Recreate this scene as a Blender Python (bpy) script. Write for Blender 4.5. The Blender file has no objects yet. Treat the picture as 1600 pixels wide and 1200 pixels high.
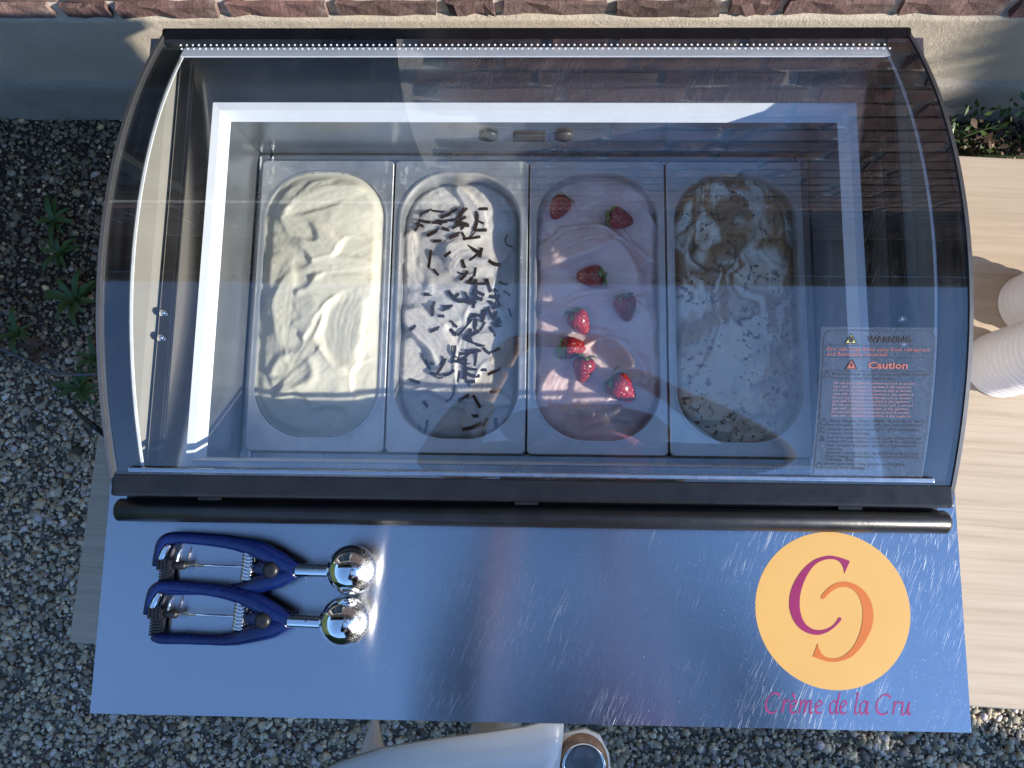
import bpy, bmesh, math, random
import numpy as np
from mathutils import Vector, Matrix

random.seed(7)
RNG = np.random.default_rng(7)
scene = bpy.context.scene
COL = scene.collection
rad = math.radians

# ------------------------------------------------------------------ camera
PITCH, ROLL, YAW = 0.14876371, 0.02616864, 0.01058498
CAM_LOC = Vector((0.00457, 0.0, 1.83))
F_PX = 1205.0
CAM_ROT = (Matrix.Rotation(PITCH, 3, 'X') @ Matrix.Rotation(ROLL, 3, 'Y') @ Matrix.Rotation(YAW, 3, 'Z'))
cam_d = bpy.data.cameras.new('camera')
cam_d.sensor_width = 36.0
cam_d.lens = F_PX / 1600.0 * 36.0
cam_d.clip_start = 0.01
cam_d.clip_end = 400.0
cam = bpy.data.objects.new('camera', cam_d)
COL.objects.link(cam)
cam.matrix_world = Matrix.Translation(CAM_LOC) @ CAM_ROT.to_4x4()
scene.camera = cam


def at(px, py, z):
    """point of the place at height z on the line of sight of a photograph pixel (used to take measurements)"""
    d = CAM_ROT @ Vector(((px - 800) / F_PX, (600 - py) / F_PX, -1.0))
    return CAM_LOC + d * ((z - CAM_LOC.z) / d.z)


# ------------------------------------------------------------------ light
SUN_AZ, SUN_EL = 109.0, 24.5          # clockwise from the wall direction (+Y)
world = bpy.data.worlds.new('World')
scene.world = world
world.use_nodes = True
wn = world.node_tree
wn.nodes.clear()
w_out = wn.nodes.new('ShaderNodeOutputWorld')
w_bg = wn.nodes.new('ShaderNodeBackground')
w_sky = wn.nodes.new('ShaderNodeTexSky')
w_sky.sky_type = 'NISHITA'
w_sky.sun_disc = False
w_sky.sun_elevation = rad(SUN_EL)
w_sky.sun_rotation = rad(SUN_AZ)
w_sky.altitude = 50
w_sky.air_density = 1.0
w_sky.dust_density = 0.1
w_sky.ozone_density = 4.6
w_bg.inputs['Strength'].default_value = 0.15
wn.links.new(w_sky.outputs[0], w_bg.inputs['Color'])
wn.links.new(w_bg.outputs[0], w_out.inputs['Surface'])

sun_d = bpy.data.lights.new('sun', 'SUN')
sun_d.energy = 2.9
sun_d.angle = rad(0.5)
sun_d.color = (1.0, 0.93, 0.82)
sun = bpy.data.objects.new('sun', sun_d)
COL.objects.link(sun)
SUN_DIR = Vector((math.sin(rad(SUN_AZ)) * math.cos(rad(SUN_EL)), math.cos(rad(SUN_AZ)) * math.cos(rad(SUN_EL)), math.sin(rad(SUN_EL))))
sun.rotation_euler = SUN_DIR.to_track_quat('Z', 'Y').to_euler()
sun.location = SUN_DIR * 20

scene.view_settings.view_transform = 'Standard'
scene.view_settings.look = 'None'
scene.view_settings.exposure = 1.5
scene.view_settings.gamma = 1.0
scene.view_settings.use_curve_mapping = False
scene.render.engine = 'CYCLES'
scene.cycles.use_denoising = True
scene.cycles.max_bounces = 10
scene.cycles.transparent_max_bounces = 16
scene.cycles.caustics_reflective = False
scene.cycles.caustics_refractive = False
scene.cycles.sample_clamp_indirect = 6.0


# ------------------------------------------------------------------ material helpers
class NT:
    def __init__(self, name):
        self.m = bpy.data.materials.new(name)
        self.m.use_nodes = True
        self.t = self.m.node_tree
        self.t.nodes.clear()
        self.out = self.t.nodes.new('ShaderNodeOutputMaterial')

    def n(self, kind, **kw):
        nd = self.t.nodes.new(kind)
        for k, v in kw.items():
            if k in nd.inputs:
                nd.inputs[k].default_value = v
            else:
                setattr(nd, k, v)
        return nd

    def l(self, a, b):
        self.t.links.new(a, b)

    def coords(self, scale=(1, 1, 1), rot=(0, 0, 0), kind='Object'):
        tc = self.n('ShaderNodeTexCoord')
        mp = self.n('ShaderNodeMapping')
        mp.inputs['Scale'].default_value = scale
        mp.inputs['Rotation'].default_value = rot
        self.l(tc.outputs[kind], mp.inputs['Vector'])
        return mp.outputs[0]

    def noise(self, vec, scale, detail=4, rough=.55, dist=0):
        nd = self.n('ShaderNodeTexNoise')
        nd.inputs['Scale'].default_value = scale
        nd.inputs['Detail'].default_value = detail
        nd.inputs['Roughness'].default_value = rough
        nd.inputs['Distortion'].default_value = dist
        if vec is not None:
            self.l(vec, nd.inputs['Vector'])
        return nd.outputs[0]

    def ramp(self, fac, stops):
        nd = self.n('ShaderNodeValToRGB')
        cr = nd.color_ramp
        while len(cr.elements) < len(stops):
            cr.elements.new(0.5)
        for e, (p, c) in zip(cr.elements, stops):
            e.position = p
            e.color = (c[0], c[1], c[2], 1) if not isinstance(c, (int, float)) else (c, c, c, 1)
        self.l(fac, nd.inputs[0])
        return nd.outputs[0]

    def mix(self, fac, a, b, mode='MIX'):
        nd = self.n('ShaderNodeMix', data_type='RGBA', blend_type=mode)
        for src, i in ((fac, 0), (a, 6), (b, 7)):
            if isinstance(src, (int, float)):
                nd.inputs[i].default_value = src
            elif isinstance(src, tuple):
                nd.inputs[i].default_value = (src[0], src[1], src[2], 1)
            else:
                self.l(src, nd.inputs[i])
        return nd.outputs[2]

    def math(self, op, a, b=0.0, c=None):
        nd = self.n('ShaderNodeMath', operation=op)
        for i, s in enumerate((a, b) if c is None else (a, b, c)):
            if isinstance(s, (int, float)):
                nd.inputs[i].default_value = s
            else:
                self.l(s, nd.inputs[i])
        return nd.outputs[0]

    def bump(self, h, strength=.3, dist=.002):
        nd = self.n('ShaderNodeBump')
        nd.inputs['Strength'].default_value = strength
        nd.inputs['Distance'].default_value = dist
        self.l(h, nd.inputs['Height'])
        return nd.outputs[0]

    def pbsdf(self, base=None, rough=.5, metal=0., normal=None, **kw):
        p = self.n('ShaderNodeBsdfPrincipled')
        for key, v in (('Base Color', base), ('Roughness', rough), ('Metallic', metal)):
            if v is None:
                continue
            if isinstance(v, tuple):
                p.inputs[key].default_value = (v[0], v[1], v[2], 1)
            elif isinstance(v, (int, float)):
                p.inputs[key].default_value = v
            else:
                self.l(v, p.inputs[key])
        if normal is not None:
            self.l(normal, p.inputs['Normal'])
        for k, v in kw.items():
            k = k.replace('_', ' ')
            if isinstance(v, (int, float, tuple)):
                p.inputs[k].default_value = v
            else:
                self.l(v, p.inputs[k])
        self.l(p.outputs[0], self.out.inputs['Surface'])
        return p


MATS = {}


def mat_plain(name, color, rough=.5, metal=0., noise=.12, nscale=60., bump=0., bscale=400., **kw):
    m = NT(name)
    v = m.coords()
    f = m.noise(v, nscale, 5, .6)
    lo = tuple(c * (1 - noise) for c in color)
    hi = tuple(min(1, c * (1 + noise)) for c in color)
    base = m.ramp(f, [(.3, lo), (.7, hi)])
    nm = None
    if bump:
        nm = m.bump(m.noise(v, bscale, 3), bump, .001)
    r = m.math('ADD', m.math('MULTIPLY', m.noise(v, nscale * 1.7, 4), .2), rough - .1)
    m.pbsdf(base, r if rough > .12 else rough, metal, nm, **kw)
    MATS[name] = m.m
    return m.m


# --- ground
m = NT('gravel_bed')
v = m.coords()
f = m.noise(v, 90, 6, .7)
g = m.noise(v, 2.2, 3, .5)
soil = m.ramp(f, [(.3, (.022, .014, .009)), (.7, (.095, .065, .042))])
grit = m.ramp(f, [(.3, (.075, .065, .052)), (.7, (.28, .25, .205))])
sep = m.n('ShaderNodeSeparateXYZ'); m.l(v, sep.inputs[0])
fac = m.math('ADD', sep.outputs['Y'], m.math('MULTIPLY', m.math('SUBTRACT', g, .5), .5))
fac = m.ramp(fac, [(.22, 0.), (.42, 1.)])
m.pbsdf(m.mix(fac, grit, soil), .95, 0, m.bump(f, 1., .008))
MATS['ground'] = m.m

m = NT('gravel_stone')
ca = m.n('ShaderNodeAttribute', attribute_name='col')
v = m.coords()
f = m.noise(v, 260, 4, .6)
m.pbsdf(m.mix(1.0, ca.outputs['Color'], m.ramp(f, [(.25, .6), (.75, 1.25)]), 'MULTIPLY'), .8, 0, m.bump(f, .35, .002))
MATS['stone'] = m.m

# --- wall
m = NT('concrete_plinth')
v = m.coords()
f = m.noise(v, 7, 6, .6); f2 = m.noise(v, 260, 4, .7); f3 = m.noise(v, 55, 5, .65)
c = m.ramp(f, [(.3, (.56, .48, .375)), (.7, (.68, .59, .47))])
c = m.mix(.45, c, m.ramp(f2, [(.3, .55), (.6, 1.)]), 'MULTIPLY')
c = m.mix(m.math('MULTIPLY', m.ramp(f3, [(.58, 0.), (.75, 1.)]), .3), c, (.42, .37, .31))
m.pbsdf(c, .92, 0, m.bump(m.math('ADD', f2, m.math('MULTIPLY', f3, 1.2)), .8, .004))
MATS['plinth'] = m.m

m = NT('plinth_foot')
v = m.coords()
f = m.noise(v, 9, 6, .65); f2 = m.noise(v, 200, 4, .7)
c = m.ramp(f, [(.3, (.31, .275, .235)), (.7, (.42, .375, .325))])
c = m.mix(.4, c, m.ramp(f2, [(.3, .45), (.6, 1.)]), 'MULTIPLY')
m.pbsdf(c, .95, 0, m.bump(f2, .7, .004))
MATS['plinth_foot'] = m.m

m = NT('mortar')
v = m.coords()
f = m.noise(v, 120, 6, .7)
m.pbsdf(m.ramp(f, [(.3, (.66, .61, .53)), (.7, (.84, .79, .70))]), .95, 0, m.bump(f, .9, .005))
MATS['mortar'] = m.m

m = NT('brick_red')
oi = m.n('ShaderNodeObjectInfo'); ge = m.n('ShaderNodeNewGeometry')
r = m.math('FRACT', m.math('ADD', oi.outputs['Random'], ge.outputs['Random Per Island']))
v = m.coords(kind='Object')
f = m.noise(v, 70, 6, .7); f2 = m.noise(v, 18, 4, .6)
c = m.ramp(r, [(0., (.11, .072, .066)), (.4, (.215, .12, .108)), (.7, (.17, .105, .098)), (1., (.28, .18, .16))])
c = m.mix(m.math('MULTIPLY', m.ramp(f2, [(.5, 0.), (.75, 1.)]), .45), c, (.42, .36, .31))
c = m.mix(.6, c, m.ramp(f, [(.25, .45), (.65, 1.15)]), 'MULTIPLY')
m.pbsdf(c, .9, 0, m.bump(f, .9, .006))
MATS['brick'] = m.m

# --- table
m = NT('oak_laminate')
v = m.coords((1.2, 26, 26))
f = m.noise(v, 3.2, 8, .62, .35)
f2 = m.noise(m.coords((2.5, 170, 170)), 2.0, 5, .6, .2)
f3 = m.noise(m.coords((.7, 6, 6)), 2.4, 3, .5, .8)
c = m.ramp(f, [(.25, (.40, .305, .21)), (.5, (.51, .405, .295)), (.75, (.58, .475, .365))])
c = m.mix(.22, c, m.ramp(f2, [(.35, .55), (.55, 1.)]), 'MULTIPLY')
c = m.mix(m.math('MULTIPLY', m.ramp(f3, [(.45, 0.), (.8, 1.)]), .35), c, (.42, .325, .235))
m.pbsdf(c, .5, 0, m.bump(f2, .12, .0006))
MATS['oak'] = m.m

# --- steel worktop
m = NT('brushed_steel')
v = m.coords()
uv = m.n('ShaderNodeUVMap')
tan = m.n('ShaderNodeTangent', direction_type='UV_MAP')
hair = m.noise(m.coords((3, 900, 1)), 3.0, 3, .6)
blot = m.noise(v, 9, 4, .6)


def scratch_layer(ang, across, along, seed, th):
    r0 = m.coords((1, 1, 1), (0, 0, rad(ang)))
    mp = m.n('ShaderNodeMapping')
    mp.inputs['Scale'].default_value = (across, along, 1)
    mp.inputs['Location'].default_value = (seed, seed * 1.7, 0)
    m.l(r0, mp.inputs['Vector'])
    n1 = m.noise(mp.outputs[0], 1.0, 1.5, .5)
    return m.ramp(n1, [(th, 0.), (th + .03, 1.)])


s1 = scratch_layer(20, 2600, 17, 3.1, .685)
s2 = scratch_layer(12, 2200, 44, 7.7, .685)
s3 = scratch_layer(28, 3000, 12, 1.3, .685)
s4 = scratch_layer(23, 1500, 22, 5.9, .705)
specks = m.ramp(m.noise(v, 420, 2, .5), [(.70, 0.), (.73, 1.)])
patch = m.ramp(m.noise(v, 6.5, 3, .5), [(.40, 0.), (.60, 1.)])
sepx = m.n('ShaderNodeSeparateXYZ'); m.l(v, sepx.inputs[0])
side = m.ramp(m.math('ADD', m.math('MULTIPLY', sepx.outputs['X'], 1.3), .5), [(.15, .10), (.62, 1.)])
sc_all = m.math('MAXIMUM', m.math('MAXIMUM', s1, s2), m.math('MAXIMUM', s3, s4))
sc_all = m.math('MULTIPLY', m.math('MAXIMUM', m.math('MULTIPLY', sc_all, patch), m.math('MULTIPLY', specks, .6)), side)
base = m.mix(sc_all, m.mix(.25, (.62, .615, .635), m.ramp(hair, [(.3, .6), (.7, 1.)]), 'MULTIPLY'), (.92, .92, .92))
rough = m.math('ADD', m.math('MULTIPLY', sc_all, .45), m.math('ADD', .19, m.math('MULTIPLY', blot, .05)))
p = m.pbsdf(base, rough, 1.0, m.bump(m.math('MULTIPLY', hair, .12), .25, .0004))
m.l(m.math('MULTIPLY', m.math('SUBTRACT', 1.0, sc_all), 1.0), p.inputs['Anisotropic'])
p.inputs['Anisotropic Rotation'].default_value = 0.25
m.l(tan.outputs[0], p.inputs['Tangent'])
MATS['worktop'] = m.m

m = NT('pan_steel')
v = m.coords()
f = m.noise(m.coords((4, 160, 30)), 4, 4, .6); b = m.noise(v, 40, 4, .6)
smear = m.math('MULTIPLY', m.ramp(m.noise(m.coords((1, .5, 1)), 75, 5, .65), [(.56, 0.), (.68, 1.)]), m.ramp(m.noise(v, 14, 2, .5), [(.45, 0.), (.6, 1.)]))
m.pbsdf(m.mix(m.math('MULTIPLY', smear, .6), m.ramp(b, [(.3, (.66, .67, .68)), (.7, (.78, .79, .80))]), (.78, .75, .68)), m.math('ADD', .34, m.math('MULTIPLY', b, .2)), m.math('MULTIPLY', m.math('SUBTRACT', 1., m.math('MULTIPLY', smear, .8)), .9), m.bump(m.math('ADD', m.math('MULTIPLY', f, .1), smear), .3, .0006))
MATS['pan'] = m.m

m = NT('chrome')
v = m.coords()
b = m.noise(v, 160, 4, .65)
w = m.ramp(m.noise(v, 900, 3, .6), [(.55, 0.), (.68, 1.)])
m.pbsdf((.86, .86, .86), m.math('ADD', .03, m.math('MULTIPLY', w, .16)), 1., m.bump(b, .03, .0004))
MATS['chrome'] = m.m

# chrome bowl, the far flank worn matt by use
m = NT('worn_bowl')
v = m.coords()
sx = m.n('ShaderNodeSeparateXYZ'); m.l(v, sx.inputs[0])
w = m.noise(v, 130, 5, .7)
wear = m.ramp(m.math('ADD', m.math('MULTIPLY', sx.outputs['X'], 18), m.math('MULTIPLY', w, .9)), [(.5, 0.), (.75, 1.)])
sp = m.ramp(m.noise(v, 700, 3, .6), [(.40, 1.), (.62, .2)])
m.pbsdf((.84, .84, .83), m.math('ADD', .04, m.math('MULTIPLY', wear, m.math('MULTIPLY', sp, .42))), 1., m.bump(m.noise(v, 700, 3), .08, .0004))
MATS['bowl'] = m.m

# --- glass, both ways the same thin sheet
m = NT('lid_glass')
ge = m.n('ShaderNodeNewGeometry')
fr = m.n('ShaderNodeFresnel')
IOR = 2.02
m.l(m.math('ADD', IOR, m.math('MULTIPLY', ge.outputs['Backfacing'], 1 / IOR - IOR)), fr.inputs['IOR'])
tr = m.n('ShaderNodeBsdfTransparent'); tr.inputs['Color'].default_value = (.985, .995, .99, 1)
gl = m.n('ShaderNodeBsdfGlossy'); gl.inputs['Roughness'].default_value = .0
gl.inputs['Color'].default_value = (1, 1, 1, 1)
mx = m.n('ShaderNodeMixShader')
m.l(fr.outputs[0], mx.inputs[0]); m.l(tr.outputs[0], mx.inputs[1]); m.l(gl.outputs[0], mx.inputs[2])
v = m.coords()
dust = m.ramp(m.noise(v, 520, 2, .5), [(.70, 0.), (.78, 1.)])
film = m.math('MULTIPLY', m.ramp(m.noise(v, 5, 5, .7), [(.4, 0.), (.75, 1.)]), m.ramp(m.noise(m.coords((60, 6, 6), (0, 0, .6)), 2, 5, .6), [(.4, .2), (.65, 1.)]))
df = m.n('ShaderNodeBsdfDiffuse'); df.inputs['Color'].default_value = (.8, .8, .78, 1)
mx2 = m.n('ShaderNodeMixShader')
m.l(m.math('ADD', m.math('MULTIPLY', dust, .14), m.math('MULTIPLY', film, .035)), mx2.inputs[0])
m.l(mx.outputs[0], mx2.inputs[1]); m.l(df.outputs[0], mx2.inputs[2])
m.l(mx2.outputs[0], m.out.inputs['Surface'])
MATS['glass'] = m.m

m = NT('glass_inner')
tr = m.n('ShaderNodeBsdfTransparent'); tr.inputs['Color'].default_value = (.985, .99, .985, 1)
m.l(tr.outputs[0], m.out.inputs['Surface'])
MATS['glass_in'] = m.m

m = NT('clear_film')
tr = m.n('ShaderNodeBsdfTransparent')
gl = m.n('ShaderNodeBsdfGlossy'); gl.inputs['Roughness'].default_value = .12
df = m.n('ShaderNodeBsdfDiffuse'); df.inputs['Color'].default_value = (.7, .74, .8, 1)
v = m.coords(); s = m.ramp(m.noise(m.coords((300, 900, 1), (0, 0, .5)), 1.5, 3), [(.52, 0.), (.68, 1.)])
a = m.n('ShaderNodeMixShader'); a.inputs[0].default_value = .05
m.l(tr.outputs[0], a.inputs[1]); m.l(gl.outputs[0], a.inputs[2])
b = m.n('ShaderNodeMixShader')
m.l(m.math('ADD', .03, m.math('MULTIPLY', s, .10)), b.inputs[0]); m.l(a.outputs[0], b.inputs[1]); m.l(df.outputs[0], b.inputs[2])
m.l(b.outputs[0], m.out.inputs['Surface'])
MATS['film'] = m.m

mat_plain('black_gloss', (.006, .006, .008), .14, 0., .3, 40)
mat_plain('black_satin', (.012, .012, .014), .33, 0., .3, 40, .1)
mat_plain('black_rubber', (.01, .01, .01), .6)
mat_plain('frame_white', (.80, .83, .88), .22, 0., .04, 30)
mat_plain('frame_inner', (.80, .84, .92), .16, 0., .04, 30)
mat_plain('side_plastic', (.30, .285, .255), .38, 0., .06, 20)
mat_plain('well_plastic', (.40, .42, .44), .30, .85, .10, 14)
mat_plain('silver_trim', (.62, .62, .63), .28, 1., .1, 60)
mat_plain('edge_metal', (.13, .13, .135), .45, .6, .1, 60)
mat_plain('body_paint', (.55, .56, .57), .4, 0., .05, 10)
mat_plain('dark_knob', (.05, .055, .06), .45)
mat_plain('print_white', (.82, .84, .86), .5)
mat_plain('print_dark', (.012, .014, .03), .5)
mat_plain('print_red', (.40, .11, .09), .5)
mat_plain('print_pale_red', (.36, .20, .24), .5)
mat_plain('print_yellow', (.65, .62, .20), .5)
mat_plain('logo_yellow', (.74, .43, .125), .42, 0., .03, 12)
mat_plain('logo_magenta', (.30, .012, .105), .42, 0., .05, 30)
mat_plain('logo_orange', (.63, .165, .026), .42, 0., .04, 30)
mat_plain('lettering_magenta', (.34, .03, .17), .42, 0., .12, 60)
mat_plain('scoop_blue', (.003, .011, .08), .26, 0., .25, 120, .15, 500)
mat_plain('scoop_black', (.012, .012, .014), .4)
mat_plain('paper_cup', (.78, .73, .71), .55, 0., .03, 20)
mat_plain('white_shell', (.90, .87, .82), .13, 0., .05, 5, **{'Coat_Weight': .4})
mat_plain('rusty_ring', (.34, .20, .12), .7, 0., .5, 60, .5)
mat_plain('gauge_glass', (.14, .17, .19), .08, 0., .3, 20)
mat_plain('cable_black', (.015, .015, .016), .4)
mat_plain('cable_grey', (.13, .14, .16), .45)
mat_plain('steel_leg', (.35, .36, .37), .35, 1.)
mat_plain('zinc_gutter', (.12, .125, .13), .45, .6)
mat_plain('soffit_board', (.07, .065, .06), .7)
mat_plain('window_frame', (.06, .07, .075), .4)
mat_plain('window_glass', (.015, .02, .025), .05)
mat_plain('skin', (.52, .30, .21), .5, 0., .08, 30, Subsurface_Weight=.1)
mat_plain('jacket_navy', (.018, .022, .035), .8, 0., .3, 60, .4)
mat_plain('scarf_pink', (.75, .16, .30), .8, 0., .2, 60, .4)
mat_plain('trousers_dark', (.03, .03, .035), .85, 0., .2, 80, .3)
mat_plain('hair_brown', (.07, .04, .022), .55, 0., .4, 90, .6)
mat_plain('phone_dark', (.012, .012, .013), .2)

m = NT('leaf_green')
oi = m.n('ShaderNodeNewGeometry')
c = m.ramp(oi.outputs['Random Per Island'], [(0., (.02, .05, .012)), (.5, (.04, .095, .02)), (1., (.085, .13, .03))])
m.pbsdf(c, .5, 0, None)
MATS['leaf'] = m.m
m = NT('dry_leaf')
oi = m.n('ShaderNodeNewGeometry')
c = m.ramp(oi.outputs['Random Per Island'], [(0., (.05, .028, .015)), (.6, (.10, .055, .03)), (1., (.20, .13, .08))])
m.pbsdf(c, .7, 0, None)
MATS['dry_leaf'] = m.m
mat_plain('stem_green', (.05, .09, .025), .6)
mat_plain('calyx_green', (.10, .22, .035), .5, 0., .3, 200)

m = NT('strawberry_red')
v = m.coords()
vo = m.n('ShaderNodeTexVoronoi'); vo.inputs['Scale'].default_value = 330; m.l(v, vo.inputs['Vector'])
seed = m.ramp(vo.outputs['Distance'], [(.12, 1.), (.22, 0.)])
f = m.noise(v, 60, 3)
c = m.mix(seed, m.ramp(f, [(.3, (.22, .006, .012)), (.7, (.42, .015, .02))]), (.45, .20, .06))
m.pbsdf(c, .25, 0, m.bump(m.ramp(vo.outputs['Distance'], [(.1, 0.), (.5, 1.)]), .6, .0015))
MATS['strawberry'] = m.m

mat_plain('chocolate', (.028, .014, .009), .35, 0., .3, 200, .2, 600)


def mat_ice(name, color_node, rough=.42, bump=.25):
    m = NT(name)
    v = m.coords()
    c = color_node(m, v)
    f = m.noise(v, 160, 5, .65)
    m.pbsdf(c, m.math('ADD', rough - .08, m.math('MULTIPLY', m.noise(v, 60, 3), .2)), 0, m.bump(f, bump, .0012),
            Subsurface_Weight=.55, Subsurface_Radius=(.012, .010, .007), Subsurface_Scale=1.0)
    MATS[name] = m.m


mat_ice('ice_vanilla', lambda m, v: m.ramp(m.noise(v, 22, 4), [(.3, (.73, .68, .53)), (.7, (.78, .74, .61))]), .38, .12)


def straw(m, v):
    base = m.ramp(m.noise(v, 18, 4), [(.3, (.66, .60, .54)), (.7, (.78, .73, .67))])
    sp = m.ramp(m.noise(v, 620, 2, .5), [(.66, 0.), (.72, 1.)])
    sp2 = m.ramp(m.noise(v, 300, 2, .5), [(.72, 0.), (.75, 1.)])
    return m.mix(m.math('MULTIPLY', m.math('MAXIMUM', sp, sp2), .8), base, (.10, .06, .045))


mat_ice('ice_flecked', straw)
mat_ice('ice_pink', lambda m, v: m.ramp(m.noise(v, 26, 5, .6), [(.25, (.82, .50, .47)), (.55, (.93, .66, .61)), (.8, (.96, .76, .69))]), .4)


def swirl(m, v):
    ca = m.n('ShaderNodeAttribute', attribute_name='col')
    sp = m.ramp(m.noise(v, 150, 3, .5), [(.575, 0.), (.61, 1.)])
    patch = m.ramp(m.noise(v, 24, 2, .5), [(.38, 0.), (.52, 1.)])
    return m.mix(m.math('MULTIPLY', m.math('MULTIPLY', sp, patch), .85), ca.outputs['Color'], (.16, .095, .07))


mat_ice('ice_swirl', swirl, .36)


# ------------------------------------------------------------------ mesh helpers
def link(name, me, material=None, parent=None, smooth=False, mats=None):
    o = bpy.data.objects.new(name, me)
    COL.objects.link(o)
    if mats:
        for k in mats:
            me.materials.append(MATS[k])
    elif material:
        me.materials.append(MATS[material])
    if smooth:
        me.polygons.foreach_set('use_smooth', [True] * len(me.polygons))
    if parent is not None:
        o.parent = parent
    return o


def tag(o, label, cat, group=None, kind=None):
    if label:
        o['label'] = label
    if cat:
        o['category'] = cat
    if group:
        o['group'] = group
    if kind:
        o['kind'] = kind
    return o


def empty(name, loc=(0, 0, 0), rz=0.0):
    o = bpy.data.objects.new(name, None)
    o.empty_display_size = .05
    o.location = loc
    o.rotation_euler = (0, 0, rz)
    COL.objects.link(o)
    return o


def pyd(name, verts, faces, material=None, parent=None, smooth=False, mats=None):
    me = bpy.data.meshes.new(name)
    me.from_pydata([tuple(v) for v in verts], [], [tuple(f) for f in faces])
    me.update()
    return link(name, me, material, parent, smooth, mats)


def bm_obj(name, bm, material=None, parent=None, smooth=False, mats=None):
    me = bpy.data.meshes.new(name)
    bmesh.ops.recalc_face_normals(bm, faces=bm.faces)
    bm.to_mesh(me)
    bm.free()
    return link(name, me, material, parent, smooth, mats)


def bx(bm, x0, x1, y0, y1, z0, z1, bevel=0.0, seg=2):
    r = bmesh.ops.create_cube(bm, size=1.0)
    for v_ in r['verts']:
        v_.co = Vector(((x0 + x1) / 2 + v_.co.x * (x1 - x0), (y0 + y1) / 2 + v_.co.y * (y1 - y0), (z0 + z1) / 2 + v_.co.z * (z1 - z0)))
    if bevel > 0:
        es = list({e for v_ in r['verts'] for e in v_.link_edges})
        bmesh.ops.bevel(bm, geom=es, offset=bevel, segments=seg, affect='EDGES', profile=.5)
    return bm


def box(name, x0, x1, y0, y1, z0, z1, material, parent=None, bevel=0.0, seg=2):
    return bm_obj(name, bx(bmesh.new(), x0, x1, y0, y1, z0, z1, bevel, seg), material, parent)


def sweep(pts, radii, n=12, flat=1.0, up=Vector((0, 0, 1)), caps=True, sub=4):
    """tube through pts (Catmull-Rom), radius per point, squashed along up by flat"""
    P = [Vector(p) for p in pts]
    rr = list(radii) if hasattr(radii, '__len__') else [radii] * len(P)
    C, Rr = [], []
    for i in range(len(P) - 1):
        p0, p1, p2, p3 = P[max(i - 1, 0)], P[i], P[i + 1], P[min(i + 2, len(P) - 1)]
        for k in range(sub):
            t = k / sub
            C.append(.5 * ((2 * p1) + (-p0 + p2) * t + (2 * p0 - 5 * p1 + 4 * p2 - p3) * t * t + (-p0 + 3 * p1 - 3 * p2 + p3) * t ** 3))
            Rr.append(rr[i] * (1 - t) + rr[i + 1] * t)
    C.append(P[-1]); Rr.append(rr[-1])
    vs, fs = [], []
    for i, c in enumerate(C):
        d = (C[min(i + 1, len(C) - 1)] - C[max(i - 1, 0)]).normalized()
        s = d.cross(up)
        if s.length < 1e-4:
            s = d.cross(Vector((1, 0, 0)))
        s.normalize()
        u = s.cross(d).normalized()
        for k in range(n):
            a = 2 * math.pi * k / n
            vs.append(c + s * (Rr[i] * math.cos(a)) + u * (Rr[i] * flat * math.sin(a)))
    for i in range(len(C) - 1):
        for k in range(n):
            fs.append((i * n + k, i * n + (k + 1) % n, (i + 1) * n + (k + 1) % n, (i + 1) * n + k))
    if caps:
        fs.append(tuple(range(n - 1, -1, -1)))
        fs.append(tuple(range((len(C) - 1) * n, len(C) * n)))
    return vs, fs


def lathe(profile, n=32, axis='Z', cap=False):
    vs, fs = [], []
    for r, z in profile:
        for k in range(n):
            a = 2 * math.pi * k / n
            vs.append((r * math.cos(a), r * math.sin(a), z) if axis == 'Z' else (z, r * math.cos(a), r * math.sin(a)))
    for i in range(len(profile) - 1):
        for k in range(n):
            fs.append((i * n + k, i * n + (k + 1) % n, (i + 1) * n + (k + 1) % n, (i + 1) * n + k))
    if cap:
        fs.append(tuple(range(n - 1, -1, -1)))
        fs.append(tuple(range((len(profile) - 1) * n, len(profile) * n)))
    return vs, fs


def joinm(parts):
    V, F = [], []
    for vs, fs in parts:
        b = len(V)
        V += [tuple(v_) for v_ in vs]
        F += [tuple(i + b for i in f_) for f_ in fs]
    return V, F


def np_mesh(name, V, F, material=None, parent=None, smooth=False, colors=None):
    """big mesh from numpy arrays: V (n,3), F (m,3 or 4); colors per vertex (n,3)"""
    me = bpy.data.meshes.new(name)
    k = F.shape[1]
    me.vertices.add(len(V)); me.vertices.foreach_set('co', V.astype(np.float32).ravel())
    me.loops.add(F.size); me.loops.foreach_set('vertex_index', F.astype(np.int32).ravel())
    me.polygons.add(len(F))
    me.polygons.foreach_set('loop_start', np.arange(0, F.size, k, dtype=np.int32))
    me.update(calc_edges=True)
    if colors is not None:
        ca = me.color_attributes.new('col', 'FLOAT_COLOR', 'POINT')
        ca.data.foreach_set('color', np.concatenate([colors, np.ones((len(V), 1))], 1).astype(np.float32).ravel())
    me.validate()
    return link(name, me, material, parent, smooth)


# numpy noise
_T = RNG.random((8, 256, 256))


def vnoise(x, y, s=0):
    xi, yi = np.floor(x).astype(int), np.floor(y).astype(int)
    fx, fy = x - xi, y - yi
    fx, fy = fx * fx * fx * (fx * (fx * 6 - 15) + 10), fy * fy * fy * (fy * (fy * 6 - 15) + 10)
    T = _T[s % 8]
    g = lambda a, b: T[(a + 37 * s) % 256, (b + 91 * s) % 256]
    return (g(xi, yi) * (1 - fx) + g(xi + 1, yi) * fx) * (1 - fy) + (g(xi, yi + 1) * (1 - fx) + g(xi + 1, yi + 1) * fx) * fy


def fbm(x, y, s=0, o=4, r=.5):
    t, a, n_ = 0, 1, 0
    for i in range(o):
        t = t + a * vnoise(x * 2 ** i + 17.3 * i, y * 2 ** i + 5.1 * i, s + i); n_ += a; a *= r
    return t / n_


def sstep(a, b, x):
    t = np.clip((x - a) / (b - a), 0, 1)
    return t * t * (3 - 2 * t)


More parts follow.
